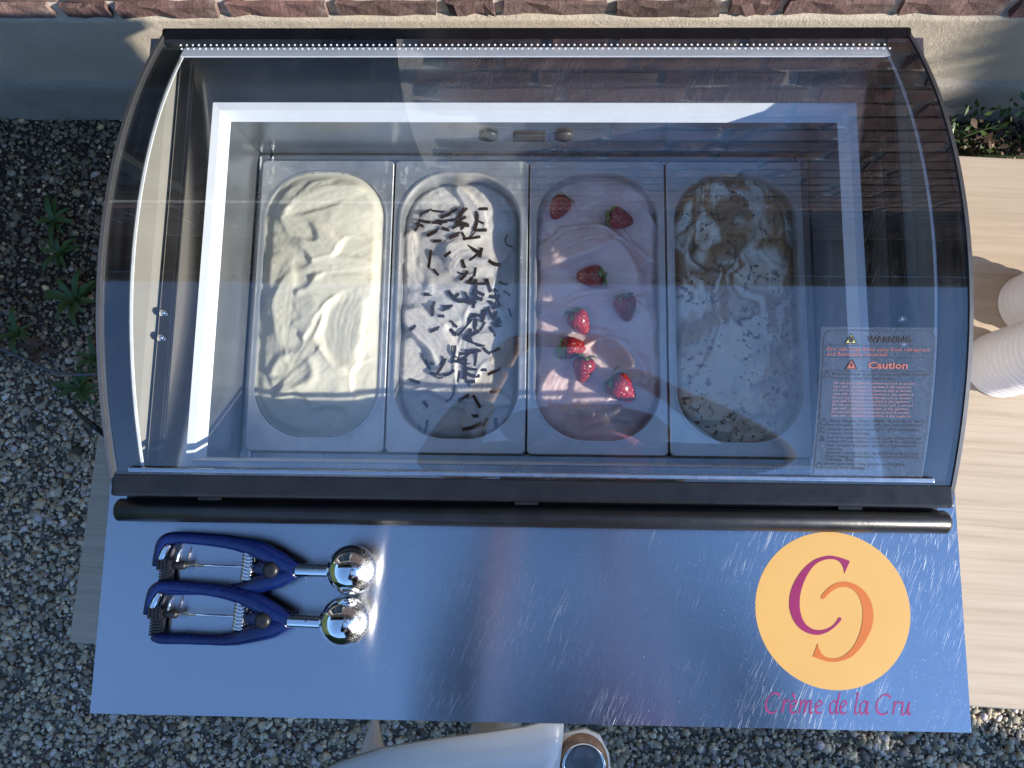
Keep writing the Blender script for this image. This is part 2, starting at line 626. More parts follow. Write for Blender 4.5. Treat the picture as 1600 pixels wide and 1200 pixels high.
# ================================================================== SETTING
# ground: one sheet to the horizon
gx = [-60, -8, -2.5, 2.5, 8, 60]
V = [(x, y, 0) for y in gx for x in gx]
F = [(j * 6 + i, j * 6 + i + 1, (j + 1) * 6 + i + 1, (j + 1) * 6 + i) for j in range(5) for i in range(5)]
ground = pyd('ground', V, F, 'ground')
tag(ground, 'dark gravelly soil ground around and below the table', 'ground', kind='structure')

# gravel: tens of thousands of chips
ico = bmesh.new(); bmesh.ops.create_icosphere(ico, subdivisions=1, radius=1.0)
ico.verts.ensure_lookup_table()
IV = np.array([v_.co[:] for v_ in ico.verts]); IF = np.array([[v_.index for v_ in f_.verts] for f_ in ico.faces]); ico.free()


def stones(name, n, region, size, label, dens=None, tone=1.0):
    x0, x1, y0, y1 = region
    x = RNG.uniform(x0, x1, n); y = RNG.uniform(y0, y1, n)
    if dens is not None:
        k = RNG.random(n) < dens(x, y)
        x, y = x[k], y[k]
    n = len(x)
    r = size[0] * np.exp(RNG.normal(0, .42, n)); r = np.clip(r, size[0] * .4, size[1])
    sc = RNG.uniform(.62, 1.25, (n, 3)); sc[:, 2] *= .62
    jit = RNG.normal(1, .17, (n, 12, 1))
    L = IV[None] * jit * sc[:, None]
    a = RNG.uniform(0, 2 * np.pi, n); tl = RNG.normal(0, .35, n)
    ct, st = np.cos(tl)[:, None], np.sin(tl)[:, None]
    yy = L[:, :, 1] * ct - L[:, :, 2] * st; zz = L[:, :, 1] * st + L[:, :, 2] * ct
    ca_, sa = np.cos(a)[:, None], np.sin(a)[:, None]
    X = L[:, :, 0] * ca_ - yy * sa; Y = L[:, :, 0] * sa + yy * ca_
    P = np.stack([X, Y, zz], 2) * r[:, None, None]
    P[:, :, 0] += x[:, None]; P[:, :, 1] += y[:, None]
    P[:, :, 2] += (r * RNG.uniform(.1, .55, n))[:, None] + .002
    Fc = (IF[None] + (np.arange(n) * 12)[:, None, None]).reshape(-1, 3)
    val = np.clip(RNG.normal(.42, .18, n), .07, .9)
    hue = RNG.random(n)
    col = np.stack([val * np.where(hue < .25, 1.28, 1.14), val * 1.0, val * np.where(hue < .25, .62, np.where(hue > .85, .92, .73))], 1)
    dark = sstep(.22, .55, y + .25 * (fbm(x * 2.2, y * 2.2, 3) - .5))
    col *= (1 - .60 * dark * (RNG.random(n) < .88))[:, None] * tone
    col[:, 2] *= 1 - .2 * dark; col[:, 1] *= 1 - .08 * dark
    col = np.repeat(col, 12, 0)
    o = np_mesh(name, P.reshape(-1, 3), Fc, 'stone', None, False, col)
    return tag(o, label, 'gravel', kind='stuff')


def keep(x, y):
    seen = (x < -.52) | (y < -.14) | ((x > .5) & (y > .45))
    return np.where(seen, np.where(y > .35, .72, 1.), .02)


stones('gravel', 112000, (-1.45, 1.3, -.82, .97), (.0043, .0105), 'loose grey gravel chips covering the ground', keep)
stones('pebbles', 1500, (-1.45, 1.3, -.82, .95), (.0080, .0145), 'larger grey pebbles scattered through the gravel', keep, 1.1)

# ---- house wall
WY, PL = 0.9624, 0.400
house = empty('brick_house_wall', (0, WY, 0))
tag(house, 'red brick house wall standing on a rendered concrete plinth', 'wall')
# plinth: rough rendered face
nx, nz = 260, 26
xs = np.linspace(-2.8, 2.8, nx); zs = np.linspace(.0, PL, nz)
XX, ZZ = np.meshgrid(xs, zs)
dy = -.008 * (fbm(XX * 3, ZZ * 3, 1) - .5) - .004 * (fbm(XX * 26, ZZ * 26, 2) - .5)
topw = np.where(np.arange(nz)[:, None] == nz - 1, .012 * (fbm(XX * 18, XX * 0 + 2, 4) - .5), 0)
V = np.stack([XX, dy, ZZ + topw], 2).reshape(-1, 3)
Vb = V[(nz - 1) * nx:].copy(); Vb[:, 1] = .05
V = np.concatenate([V, Vb])
idx = np.arange(nx * (nz + 1)).reshape(nz + 1, nx)
F = np.stack([idx[:-1, :-1], idx[:-1, 1:], idx[1:, 1:], idx[1:, :-1]], 2).reshape(-1, 4)
np_mesh('plinth', V, F, 'plinth', house, True)
# lower coat of render with a ragged upper edge
nz = 12
zs = np.linspace(0, 1, nz)
XX, TT = np.meshgrid(xs, zs)
topz = .165 + .03 * (fbm(xs * 2.1, xs * 0 + 1, 5) - .5) + .008 * (fbm(xs * 11, xs * 0 + 4, 6) - .5)
ZZ = TT * topz[None]
yy = -.014 - .006 * (fbm(XX * 5, ZZ * 5, 2) - .5) + .010 * sstep(.86, 1.0, TT)
V = np.stack([XX, yy, ZZ], 2).reshape(-1, 3)
Vb = V[(nz - 1) * nx:].copy(); Vb[:, 1] = .01
V = np.concatenate([V, Vb]); idx = np.arange(nx * (nz + 1)).reshape(nz + 1, nx)
F = np.stack([idx[:-1, :-1], idx[:-1, 1:], idx[1:, 1:], idx[1:, :-1]], 2).reshape(-1, 4)
np_mesh('plinth_foot', V, F, 'plinth_foot', house, True)
# mortar core with an opening for the window
WX0, WX1, WZ0, WZ1, TOP = -1.62, -.23, .98, 2.16, 3.02
mb = bmesh.new()
bx(mb, -2.8, WX0, .012, .22, PL - .02, TOP); bx(mb, WX1, 2.8, .012, .22, PL - .02, TOP)
bx(mb, WX0, WX1, .012, .22, PL - .02, WZ0); bx(mb, WX0, WX1, .012, .22, WZ1, TOP)
mo = bm_obj('mortar', mb, 'mortar', house)
# bricks
BL, BH, JT = .200, .034, .0165


def brick_mesh(length, seed, BH=.060):
    r_ = random.Random(seed)
    b = bmesh.new()
    bx(b, -length / 2, length / 2, 0, .05, 0, BH)
    bmesh.ops.subdivide_edges(b, edges=[e for e in b.edges if abs((e.verts[0].co - e.verts[1].co).x) > .05], cuts=4)
    for v_ in b.verts:
        v_.co.x += r_.uniform(-.004, .004); v_.co.z += r_.uniform(-.0035, .0035)
        if v_.co.y < .02:
            v_.co.y += r_.uniform(-.004, .004)
    me = bpy.data.meshes.new('brick')
    bmesh.ops.recalc_face_normals(b, faces=b.faces)
    b.to_mesh(me); b.free()
    me.materials.append(MATS['brick'])
    return me


FULL = [brick_mesh(BL, s) for s in range(6)]
HALF = [brick_mesh(BL / 2 - JT / 2, s + 20) for s in range(4)]
FULL1 = [brick_mesh(BL, s + 40, BH) for s in range(6)]
HALF1 = [brick_mesh(BL / 2 - JT / 2, s + 60, BH) for s in range(4)]
rest = []
n_b = 0
z = PL + .006
course = 0
while z + .060 < TOP:
    x = -2.7 + (0 if course % 2 else -(BL + JT) / 2) + random.uniform(-.02, .02)
    while x < 2.7:
        half = random.random() < .16
        ln = BL / 2 - JT / 2 if half else BL
        cx = x + ln / 2
        ok = not (cx + ln / 2 > WX0 - .005 and cx - ln / 2 < WX1 + .005 and z + .060 > WZ0 and z < WZ1)
        if ok:
            me = random.choice((HALF1 if half else FULL1) if course == 0 else (HALF if half else FULL))
            if course < 12 and abs(cx) < 2.5 and n_b < 300:
                o = bpy.data.objects.new('brick', me); COL.objects.link(o); o.parent = house
                o.location = (cx, random.uniform(-.003, .003), z + random.uniform(-.002, .002)); n_b += 1
            else:
                rest.append((me, (cx, random.uniform(-.003, .003), z)))
        x += ln + JT * random.uniform(.8, 1.5)
    z += (BH if course == 0 else .060) + JT
    course += 1
parts = []
cache = {}
for me, off in rest:
    if me.name not in cache:
        cache[me.name] = (np.array([v_.co[:] for v_ in me.vertices]), [tuple(p_.vertices) for p_ in me.polygons])
    vs, fs = cache[me.name]
    parts.append((vs + np.array(off), fs))
V, F = joinm(parts)
up_b = pyd('upper_brickwork', V, F, 'brick', house); up_b['kind'] = 'stuff'
# window with frame and panes
win = box('window', WX0, WX1, .10, .13, WZ0, WZ1, 'window_glass', house)
for a_ in ((WX0, WX0 + .06, WZ0, WZ1), (WX1 - .06, WX1, WZ0, WZ1), (WX0 + .06, WX1 - .06, WZ0, WZ0 + .06), (WX0 + .06, WX1 - .06, WZ1 - .06, WZ1), ((WX0 + WX1) / 2 - .03, (WX0 + WX1) / 2 + .03, WZ0 + .06, WZ1 - .06)):
    box('window_frame', a_[0], a_[1], .06, .098, a_[2], a_[3], 'window_frame', win, .004)
box('window_sill', WX0 - .03, WX1 + .03, -.04, .11, WZ0 - .045, WZ0 - .002, 'plinth', house, .006)
# eave: soffit and gutter
eave = box('eave_soffit', -2.9, 2.9, -.44, .22, TOP + .002, TOP + .06, 'soffit_board', house, .004)
prof = [(.062 * math.cos(math.pi + math.pi * k / 12), .062 * math.sin(math.pi + math.pi * k / 12)) for k in range(13)]
prof += [(x_ * .93, z_) for x_, z_ in reversed(prof)]
V = [(s_ * 2.9, -.44 - .065 + y_, TOP + .07 + z_) for s_ in (-1, 1) for y_, z_ in prof]
n_p = len(prof)
F = [(k, (k + 1) % n_p, n_p + (k + 1) % n_p, n_p + k) for k in range(n_p)] + [tuple(range(n_p)), tuple(range(2 * n_p - 1, n_p - 1, -1))]
pyd('gutter', V, F, 'zinc_gutter', house)


# ---- foliage
def leaf_cloud(n, pos_fn, size, name, material, parent=None):
    P = pos_fn(n)
    n = len(P)
    s = size * RNG.uniform(.6, 1.4, n)
    d = RNG.normal(0, 1, (n, 3)); d /= np.linalg.norm(d, axis=1)[:, None]
    e = np.cross(d, RNG.normal(0, 1, (n, 3))); e /= np.linalg.norm(e, axis=1)[:, None]
    nn = np.cross(d, e)
    pts = np.stack([P - d * s[:, None], P + e * (s * .45)[:, None] + nn * (s * .12)[:, None], P + d * s[:, None], P - e * (s * .45)[:, None] + nn * (s * .12)[:, None]], 1)
    F = np.arange(n * 4).reshape(n, 4)
    return np_mesh(name, pts.reshape(-1, 3), F, material, parent)


SDIR = np.array([SUN_DIR.x, SUN_DIR.y]); SDIR /= np.linalg.norm(SDIR)
TDIR = np.array([-SDIR[1], SDIR[0]])


def hedge(t0, t1, top, label, L=4.6, n=16000):  # unseen hedge block, added and sized to cast shade
    c = SDIR * L + TDIR * (t0 + t1) / 2
    root = empty('added_hedge', (c[0], c[1], 0), math.atan2(TDIR[1], TDIR[0]))
    w = (t1 - t0) / 2

    def pos(n_):
        x = RNG.uniform(-w, w, n_); y = RNG.uniform(-.38, .38, n_)
        zt = top * (1 - .03 * RNG.random(n_)) + .05 * (fbm(x * 3, y * 3, 2) - .5)
        face = RNG.random(n_)
        z_ = np.where(face < .35, zt, RNG.uniform(.02, 1, n_) * zt)
        y = np.where((face >= .35) & (face < .75), np.sign(y) * (.36 + .06 * RNG.random(n_)), y)
        x = np.where(face >= .9, np.sign(x) * (w - .05 * RNG.random(n_)), x)
        return np.stack([x, y, z_], 1)
    leaf_cloud(n, pos, .032, 'foliage', 'leaf', root)
    core = bmesh.new(); bx(core, -w + .05, w - .05, -.31, .31, 0.0, top - .06, .05)
    bm_obj('hedge_core', core, 'stem_green', root)
    return tag(root, label, 'hedge', 'hedges added to shade the yard')


hedge(-4.0, -.235, 3.1, 'tall green hedge added out of view to shade the ground')
hedge(-.225, -.12, 2.62, 'narrow lower hedge piece added out of view to shape the shadow edge', n=2500)
hedge(1.22, 4.2, 2.35, 'green hedge added out of view to shade the plinth at the right')


def hedge_row(loc, rz, w, top, label):  # hedge added beyond view to cut ambient sky light
    root = empty('added_hedge', loc, rz)

    def pos(n_):
        x = RNG.uniform(-w, w, n_); face = RNG.random(n_)
        zt = top + .12 * (fbm(x * 2, x * 0, 3) - .5)
        z_ = np.where(face < .2, zt, RNG.uniform(.02, 1, n_) * zt)
        y = np.where(face < .2, RNG.uniform(-.38, .38, n_), np.sign(face - .6) * (.36 + .06 * RNG.random(n_)))
        return np.stack([x, y, z_], 1)
    leaf_cloud(14000, pos, .05, 'foliage', 'leaf', root)
    core = bmesh.new(); bx(core, -w + .05, w - .05, -.31, .31, 0.0, top - .06, .05)
    bm_obj('hedge_core', core, 'stem_green', root)
    return tag(root, label, 'hedge', 'hedges added to shade the yard')


hedge_row((-1.5, -4.6, 0), 0, 3.4, 2.7, 'long green hedge added opposite the brick wall to dim the low sky')
hedge_row((-4.2, -1.2, 0), rad(90), 2.6, 2.6, 'green hedge added at the left to dim the low sky')


def weed(px, py, n, ln, seed, label, mat='leaf'):
    r_ = random.Random(seed)
    c = at(px, py, .012)
    root = empty('weed', (c.x, c.y, 0.0))
    for k in range(n):
        a = 2 * math.pi * k / n + r_.uniform(-.3, .3)
        l_ = ln * r_.uniform(.55, 1.15)
        d = Vector((math.cos(a), math.sin(a), 0)); sd = Vector((-d.y, d.x, 0))
        rise = r_.uniform(.15, .55)
        vs, fs = [], []
        N = 7
        for i in range(N):
            t = i / (N - 1)
            ctr = d * (l_ * t) + Vector((0, 0, .012 + l_ * rise * math.sin(t * 2.3)))
            w = l_ * .10 * (math.sin(math.pi * min(1, t * .93 + .07)) ** .8) * (1 + (.25 if i % 2 else -.15)) + .0008
            vs += [ctr - sd * w + Vector((0, 0, w * .35)), ctr, ctr + sd * w + Vector((0, 0, w * .35))]
        for i in range(N - 1):
            b = i * 3
            fs += [(b, b + 1, b + 4, b + 3), (b + 1, b + 2, b + 5, b + 4)]
        pyd('leaf', vs, fs, mat, root, True)
    V, F = sweep([(0, 0, 0), (0, 0, .02)], [.004, .003], 6)
    pyd('stem', V, F, 'stem_green', root)
    tag(root, label, 'weed', 'weeds growing in the gravel')
    return root


weed(85, 345, 9, .060, 1, 'leafy green weed farthest back beside the plinth gravel')
weed(95, 395, 8, .055, 2, 'small green weed second from the wall in the dark gravel')
weed(118, 468, 13, .068, 3, 'bushy star shaped green weed left of the freezer lid')
weed(30, 520, 9, .062, 4, 'green weed at the left edge above the grey cable')
weed(62, 545, 8, .05, 8, 'reddish brown withered weed beside the grey cable', 'dry_leaf')
weed(128, 607, 12, .058, 5, 'drooping green weed against the left end of the table')
weed(150, 560, 7, .06, 6, 'small green weed tucked under the left table edge')

# shrub behind the table at the right
root = empty('ivy_shrub', (.98, .86, 0))
leaf_cloud(500, lambda n: np.stack([RNG.normal(0, .20, n), np.clip(RNG.normal(0, .06, n), -.12, .07), np.abs(RNG.normal(.05, .045, n)) + .01], 1), .0105, 'foliage', 'leaf', root)
leaf_cloud(900, lambda n: np.stack([RNG.normal(.12, .2, n), np.clip(RNG.normal(-.06, .06, n), -.2, .06), np.abs(RNG.normal(.02, .02, n)) + .012], 1), .015, 'dry_leaves', 'dry_leaf', root)
V, F = joinm([sweep([(0, 0, 0), (x_, y_, .06), (x_ * 2, y_ * 1.6, .09)], [.004, .003, .001], 5) for x_, y_ in ((.06, .02), (-.08, .01), (.1, -.03), (-.05, -.04))])
pyd('stems', V, F, 'stem_green', root)
tag(root, 'dark low ivy shrub between plinth and table', 'shrub')

# ---- table
TZ = .72
tfl = at(107, 1003, TZ)
table = empty('table', (tfl.x, tfl.y, 0), rad(-2.75))
TL, TD = 1.85, .788
box('table_top', 0, TL, 0, TD, TZ - .025, TZ, 'oak', table, .002, 2)
box('edge_band', .004, TL - .004, -.0012, .0, TZ - .023, TZ - .002, 'side_plastic', table)
for lx in (.10, TL - .10):
    for ly in (.07, TD - .07):
        V, F = sweep([(lx, ly, 0), (lx, ly, TZ - .026)], .018, 14, sub=1)
        pyd('leg', V, F, 'steel_leg', table, False)
box('apron', .1, TL - .1, .06, .08, TZ - .075, TZ - .026, 'steel_leg', table)
box('apron', .1, TL - .1, TD - .08, TD - .06, TZ - .075, TZ - .026, 'steel_leg', table)
tag(table, 'pale oak laminate table carrying the ice cream freezer', 'table')

# ================================================================== FREEZER
DX, DF, DB, DZ = .45, -.2253, .5327, 1.0
freezer = empty('ice_cream_freezer', (0, 0, TZ))
tag(freezer, 'steel topped ice cream display freezer with curved glass lid', 'freezer')


def fz(o):
    """parts are built in place; hang them on the freezer"""
    o.parent = freezer
    o.matrix_parent_inverse = Matrix.Translation((0, 0, -TZ))
    return o


OX, OY0, OY1 = .352, .0395, .439          # opening in the worktop
V = []
xs_, ys_ = [-DX, -OX, OX, DX], [DF, OY0, OY1, DB]
for zz in (DZ, DZ - .0025):
    V += [(x_, y_, zz) for y_ in ys_ for x_ in xs_]
F = []
for j in range(3):
    for i in range(3):
        if i == 1 and j == 1:
            continue
        a_ = j * 4 + i
        F.append((a_, a_ + 1, a_ + 5, a_ + 4)); F.append((a_ + 16, a_ + 20, a_ + 21, a_ + 17))
ring_o = [0, 1, 2, 3, 7, 11, 15, 14, 13, 12, 8, 4]
for k in range(12):
    a_, b_ = ring_o[k], ring_o[(k + 1) % 12]
    F.append((a_, a_ + 16, b_ + 16, b_))
for a_, b_ in ((5, 6), (6, 10), (10, 9), (9, 5)):
    F.append((a_, b_, b_ + 16, a_ + 16))
wt = fz(pyd('worktop', V, F, 'worktop'))
uvl = wt.data.uv_layers.new(name='UVMap')
for lp in wt.data.loops:
    co = wt.data.vertices[lp.vertex_index].co
    uvl.data[lp.index].uv = (co.x, co.y)
# folded skirt of the worktop
bmk = bmesh.new()
bx(bmk, -DX, DX, DF, DF + .002, DZ - .03, DZ - .0027); bx(bmk, -DX, DX, DB - .002, DB, DZ - .03, DZ - .0027)
bx(bmk, -DX, -DX + .002, DF + .0025, DB - .0025, DZ - .03, DZ - .0027); bx(bmk, DX - .002, DX, DF + .0025, DB - .0025, DZ - .03, DZ - .0027)
fz(bm_obj('worktop_skirt', bmk, 'silver_trim'))
# body: outer shell with feet
bmk = bmesh.new()
bx(bmk, -.435, .435, -.20, -.185, TZ + .02, DZ - .004); bx(bmk, -.435, .435, .50, .515, TZ + .02, DZ - .004)
bx(bmk, -.435, -.42, -.1848, .4998, TZ + .02, DZ - .004); bx(bmk, .42, .435, -.1848, .4998, TZ + .02, DZ - .004)
bx(bmk, -.4198, .4198, -.1848, .4998, TZ + .02, TZ + .028)
fz(bm_obj('cabinet', bmk, 'body_paint'))
for sx_ in (-.39, .39):
    for sy_ in (-.15, .46):
        V, F = lathe([(.02, TZ), (.02, TZ + .012), (.014, TZ + .021)], 16, cap=True)
        fz(pyd('foot', [(a + sx_, b + sy_, c) for a, b, c in V], F, 'black_rubber'))
# inner well with stepped, rounded tank
fz(bm_obj('well', (lambda b: (bx(b, -.358, -.3535, .034, .445, TZ + .03, .998), bx(b, .3535, .358, .034, .445, TZ + .03, .998),
                              bx(b, -.3533, .3533, .034, .0385, TZ + .03, .998), bx(b, -.3533, .3533, .4405, .445, TZ + .03, .998),
                              bx(b, -.3533, .3533, .0388, .4402, TZ + .029, TZ + .035), b)[-1])(bmesh.new()), 'well_plastic'))
# pressed lip in the tank wall (ledge that carries the pans)
bmk = bmesh.new()
bx(bmk, -.3532, -.338, .0388, .4402, .872, .892, .004); bx(bmk, .338, .3532, .0388, .4402, .872, .892, .004)
bx(bmk, -.3378, .3378, .425, .4402, .872, .892, .004); bx(bmk, -.3378, .3378, .0388, .056, .872, .892, .004)
fz(bm_obj('pan_ledge', bmk, 'well_plastic'))
# thermostat knobs and display on the rear tank wall
for kx, w_ in ((-.052, 0), (.040, 0)):
    V, F = lathe([(.0, .0), (.011, .0), (.012, -.003), (.0, -.005)], 20)
    fz(pyd('thermostat_knob', [(kx + a, .4398 + c, .945 + b) for a, b, c in V], F, 'dark_knob', None, True))
ds = fz(box('temperature_display', -.022, .018, .4365, .4403, .932, .949, 'dark_knob', None, .001))
# white two-tier frame round the opening; front member is only a thin edge
FO = (-.3655, .3655, .0365, .4465)


def member(name, outer, inner, low, m1='frame_white', m2='frame_inner'):
    """outer: 2 pts, inner (mid): 2 pts, low: 2 pts -> two sloping bands and the outer skirt"""
    zt = DZ + .010
    o1 = [(p_[0], p_[1], zt) for p_ in outer]; i1 = [(p_[0], p_[1], zt - .0015) for p_ in inner]
    l1 = [(p_[0], p_[1], DZ - .004) for p_ in low]; s1_ = [(p_[0], p_[1], DZ + .0004) for p_ in outer]
    Vv = s1_ + o1 + i1 + l1
    Ff = [(0, 1, 3, 2), (2, 3, 5, 4), (4, 5, 7, 6)]
    me = bpy.data.meshes.new(name); me.from_pydata(Vv, [], Ff); me.update()
    o = link(name, me, None, None, False, [m1, m2])
    me.polygons[2].material_index = 1
    return fz(o)


ax0, ax1, ay0, ay1 = FO
g1, g2 = .0085, .0165
fr_ = .0045
member('opening_frame', [(ax0, ay0), (ax0, ay1)], [(ax0 + g1, ay0 + .002), (ax0 + g1, ay1 - g1)], [(ax0 + g2, ay0 + fr_), (ax0 + g2, ay1 - g2)])
member('opening_frame', [(ax1, ay1), (ax1, ay0)], [(ax1 - g1, ay1 - g1), (ax1 - g1, ay0 + .002)], [(ax1 - g2, ay1 - g2), (ax1 - g2, ay0 + fr_)])
member('opening_frame', [(ax0, ay1), (ax1, ay1)], [(ax0 + g1, ay1 - g1), (ax1 - g1, ay1 - g1)], [(ax0 + g2, ay1 - g2), (ax1 - g2, ay1 - g2)])
member('opening_frame', [(ax1, ay0), (ax0, ay0)], [(ax1 - g1, ay0 + .002), (ax0 + g1, ay0 + .002)], [(ax1 - g2, ay0 + fr_), (ax0 + g2, ay0 + fr_)])

# ---- lid
LX = .427
LY0, LY1, LZ0, LZ1, SAG = .008, .530, 1.036, 1.014, .075


def lid_z(y):
    u = (y - LY0) / (LY1 - LY0)
    return LZ0 + (LZ1 - LZ0) * u + 4 * SAG * u * (1 - u)


def lid_n(y):
    s_ = (LZ1 - LZ0) / (LY1 - LY0) + 4 * SAG * (1 - 2 * (y - LY0) / (LY1 - LY0)) / (LY1 - LY0)
    return Vector((0, -s_, 1)).normalized()


def on_lid(x, y, h=0.0):
    return Vector((x, y, lid_z(y))) + lid_n(y) * h


def lid_patch(x0, x1, y0, y1, h, ny=40, nx_=1):
    vs = [on_lid(x0 + (x1 - x0) * i / nx_, y0 + (y1 - y0) * j / ny, h) for j in range(ny + 1) for i in range(nx_ + 1)]
    w = nx_ + 1
    fs = [(j * w + i, j * w + i + 1, (j + 1) * w + i + 1, (j + 1) * w + i) for j in range(ny) for i in range(nx_)]
    return vs, fs


def lid_slab(name, x0, x1, y0, y1, h0, h1, material, ny=40):
    a, fa = lid_patch(x0, x1, y0, y1, h1, ny)
    b, fb = lid_patch(x0, x1, y0, y1, h0, ny)
    n_ = len(a)
    V_ = a + b
    F_ = list(fa) + [tuple(i + n_ for i in reversed(f_)) for f_ in fb]
    for j in range(ny):
        F_.append((2 * j, 2 * j + 2, 2 * j + 2 + n_, 2 * j + n_)); F_.append((2 * j + 1, 2 * j + 1 + n_, 2 * j + 3 + n_, 2 * j + 3))
    F_.append((0, n_, n_ + 1, 1)); F_.append((2 * ny, 2 * ny + 1, 2 * ny + 1 + n_, 2 * ny + n_))
    return fz(pyd(name, V_, F_, material, None, False))


lid = lid_slab('glass_lid', -LX + .004, LX - .004, LY0 + .012, LY1 - .012, -.004, 0.0, None, 64)
for k in ('glass', 'glass_in'):
    lid.data.materials.append(MATS[k])
for i, p_ in enumerate(lid.data.polygons):
    p_.use_smooth = i < 128
    p_.material_index = 0 if i < 64 else 1
bmk = bmesh.new(); bmk.from_mesh(lid.data); bmk.faces.ensure_lookup_table()
bmesh.ops.split_edges(bmk, edges=[e_ for e_ in bmk.edges if len(e_.link_faces) == 2 and (e_.link_faces[0].index < 128) != (e_.link_faces[1].index < 128)])
bmk.to_mesh(lid.data); bmk.free()
# black printed borders under the glass edge
BW = .029
for s_ in (-1, 1):
    a_, b_ = sorted((s_ * (LX - .006), s_ * (LX - BW)))
    lid_slab('glass_border', a_, b_, LY0 + .012, LY1 - .02, -.0066, -.0046, 'black_gloss', 64)
    # bright seal line between the print and the clear pane
    a_, b_ = sorted((s_ * (LX - BW + .0002), s_ * (LX - BW - .0022)))
    lid_slab('seal_line', a_, b_, LY0 + .014, LY1 - .03, -.0085, -.0068, 'print_white', 64)
    # silver edge profile on top of the side
    a_, b_ = sorted((s_ * (LX + .0008), s_ * (LX - .0030)))
    lid_slab('edge_profile', a_, b_, LY0 + .002, LY1 - .004, -.012, .0016, 'edge_metal', 64)
    # moulded side panel down to the worktop
    ny = 48
    vs, fs = [], []
    for j in range(ny + 1):
        y = LY0 + .003 + (LY1 - LY0 - .008) * j / ny
        for x_, z_ in ((LX - .0005, DZ + .001), (LX - .0005, lid_z(y) - .0125), (LX - .006, lid_z(y) - .0125), (LX - .008, DZ + .012), (LX - .014, DZ + .001)):
            vs.append((s_ * x_, y, z_))
    for j in range(ny):
        for k in range(5):
            fs.append((j * 5 + k, j * 5 + (k + 1) % 5, (j + 1) * 5 + (k + 1) % 5, (j + 1) * 5 + k))
    fs += [(0, 1, 2, 3, 4), tuple(ny * 5 + k for k in (4, 3, 2, 1, 0))]
    sp_ = fz(pyd('side_panel', vs, fs, 'side_plastic'))
    bmk = bmesh.new(); bm_ = sp_.data
    # dark gasket rail beside the panel
    g0, g1_ = sorted((s_ * (LX - .018), s_ * (LX - .030)))
    fz(box('gasket_rail', g0, g1_, LY0 + .014, LY1 - .03, DZ + .0006, DZ + .006, 'black_satin', None, .001))
    # hinge screws seen through the glass
    for yy_ in (.198, .170):
        V, F = lathe([(.0, .007), (.0025, .0065), (.0042, .004), (.0045, 0), (.0045, -.002)], 14)
        xx_ = s_ * (LX - .0235)
        fz(pyd('screw', [(xx_ + a, yy_ + b, DZ + .0066 + c) for a, b, c in V], F, 'chrome', None, True))
# rear black bar
fz(box('rear_bar', -LX - .001, LX + .001, LY1 - .016, LY1 + .004, DZ + .001, LZ1 + .006, 'black_gloss', None, .003))
lid_slab('rear_print', -LX + .02, LX - .02, LY1 - .036, LY1 - .020, -.0068, -.005, 'frame_inner', 4)
# dot screen print: two rows of dots along the rear edge
vs, fs = [], []
nd = 116
for row, yy_ in enumerate((LY1 - .0245, LY1 - .0315)):
    for k in range(nd):
        c = on_lid(-LX + .028 + (2 * LX - .056) * (k + .5 * row) / nd, yy_, .0006)
        b = len(vs)
        vs += [c + Vector((.0013 * math.cos(q), .0013 * math.sin(q), -.0013 * .5 * math.sin(q) * 0)) for q in np.linspace(0, 2 * math.pi, 7)[:-1]]
        fs.append(tuple(range(b, b + 6)))
dots = fz(pyd('dot_print', vs, fs, 'print_white')); dots['kind'] = 'stuff'
# front: silver strip, black front bar, handle tube
fz(box('silver_strip', -LX + .02, LX - .022, LY0 + .0145, LY0 + .019, lid_z(LY0 + .017) - .001, lid_z(LY0 + .017) + .004, 'silver_trim', None, .0008))
fz(box('front_bar', -LX + .0005, LX - .0005, LY0 - .010, LY0 + .014, DZ + .008, LZ0 + .007, 'black_satin', None, .003))
fz(box('front_seal', -LX + .006, LX - .006, LY0 - .004, LY0 + .010, DZ + .0008, DZ + .0078, 'black_rubber'))
hb = at(188, 805, 1.02); hc = at(1480, 815, 1.02)
yh = -.0165
V, F = sweep([(-.4275, yh, 1.022), (-.4255, yh, 1.022), (.4255, yh, 1.022), (.4285, yh, 1.022)], [.0098, .0118, .0118, .0098], 28, sub=1)
hd = fz(pyd('handle_tube', V, F, 'black_satin', None, False))
for p_ in hd.data.polygons:
    p_.use_smooth = len(p_.vertices) == 4
fz(box('gap_filler', -LX + .004, LX - .004, yh + .0075, LY0 - .0102, 1.0035, 1.0150, 'black_rubber'))  # black filler strip added to darken the gap behind the handle
for bx_ in (-.33, 0, .33):
    fz(box('handle_bracket', bx_ - .012, bx_ + .012, yh + .004, LY0 - .0102, 1.017, 1.026, 'black_satin'))

# ---- warning film on the glass, front right corner
WXa, WXb = .286, .392
WYa, WYb = .0285, .1665


def flat_to_lid(x, y, h):
    return on_lid(x, y, h)


vs, fs = lid_patch(WXa - .003, WXb + .002, WYa - .001, WYb + .003, .0008, 24)
stk = fz(pyd('warning_sticker', vs, fs, 'film'))
stk['label'] = 'transparent warning sticker with printed lines of text'


def add_sub(name, V_, F_, material, parent, mpi):
    o = pyd(name, V_, F_, material)
    o.parent = parent
    o.matrix_parent_inverse = mpi
    return o


MPI = Matrix.Translation((0, 0, -TZ)).copy()
fz_inv = Matrix.Translation((0, 0, -TZ))


def stick(name, quads, material, h):
    vs, fs = [], []
    for poly in quads:
        b = len(vs)
        vs += [on_lid(x_, y_, h) for x_, y_ in poly]
        fs.append(tuple(range(b, b + len(poly))))
    o = pyd(name, vs, fs, material)
    o.parent = stk
    return o


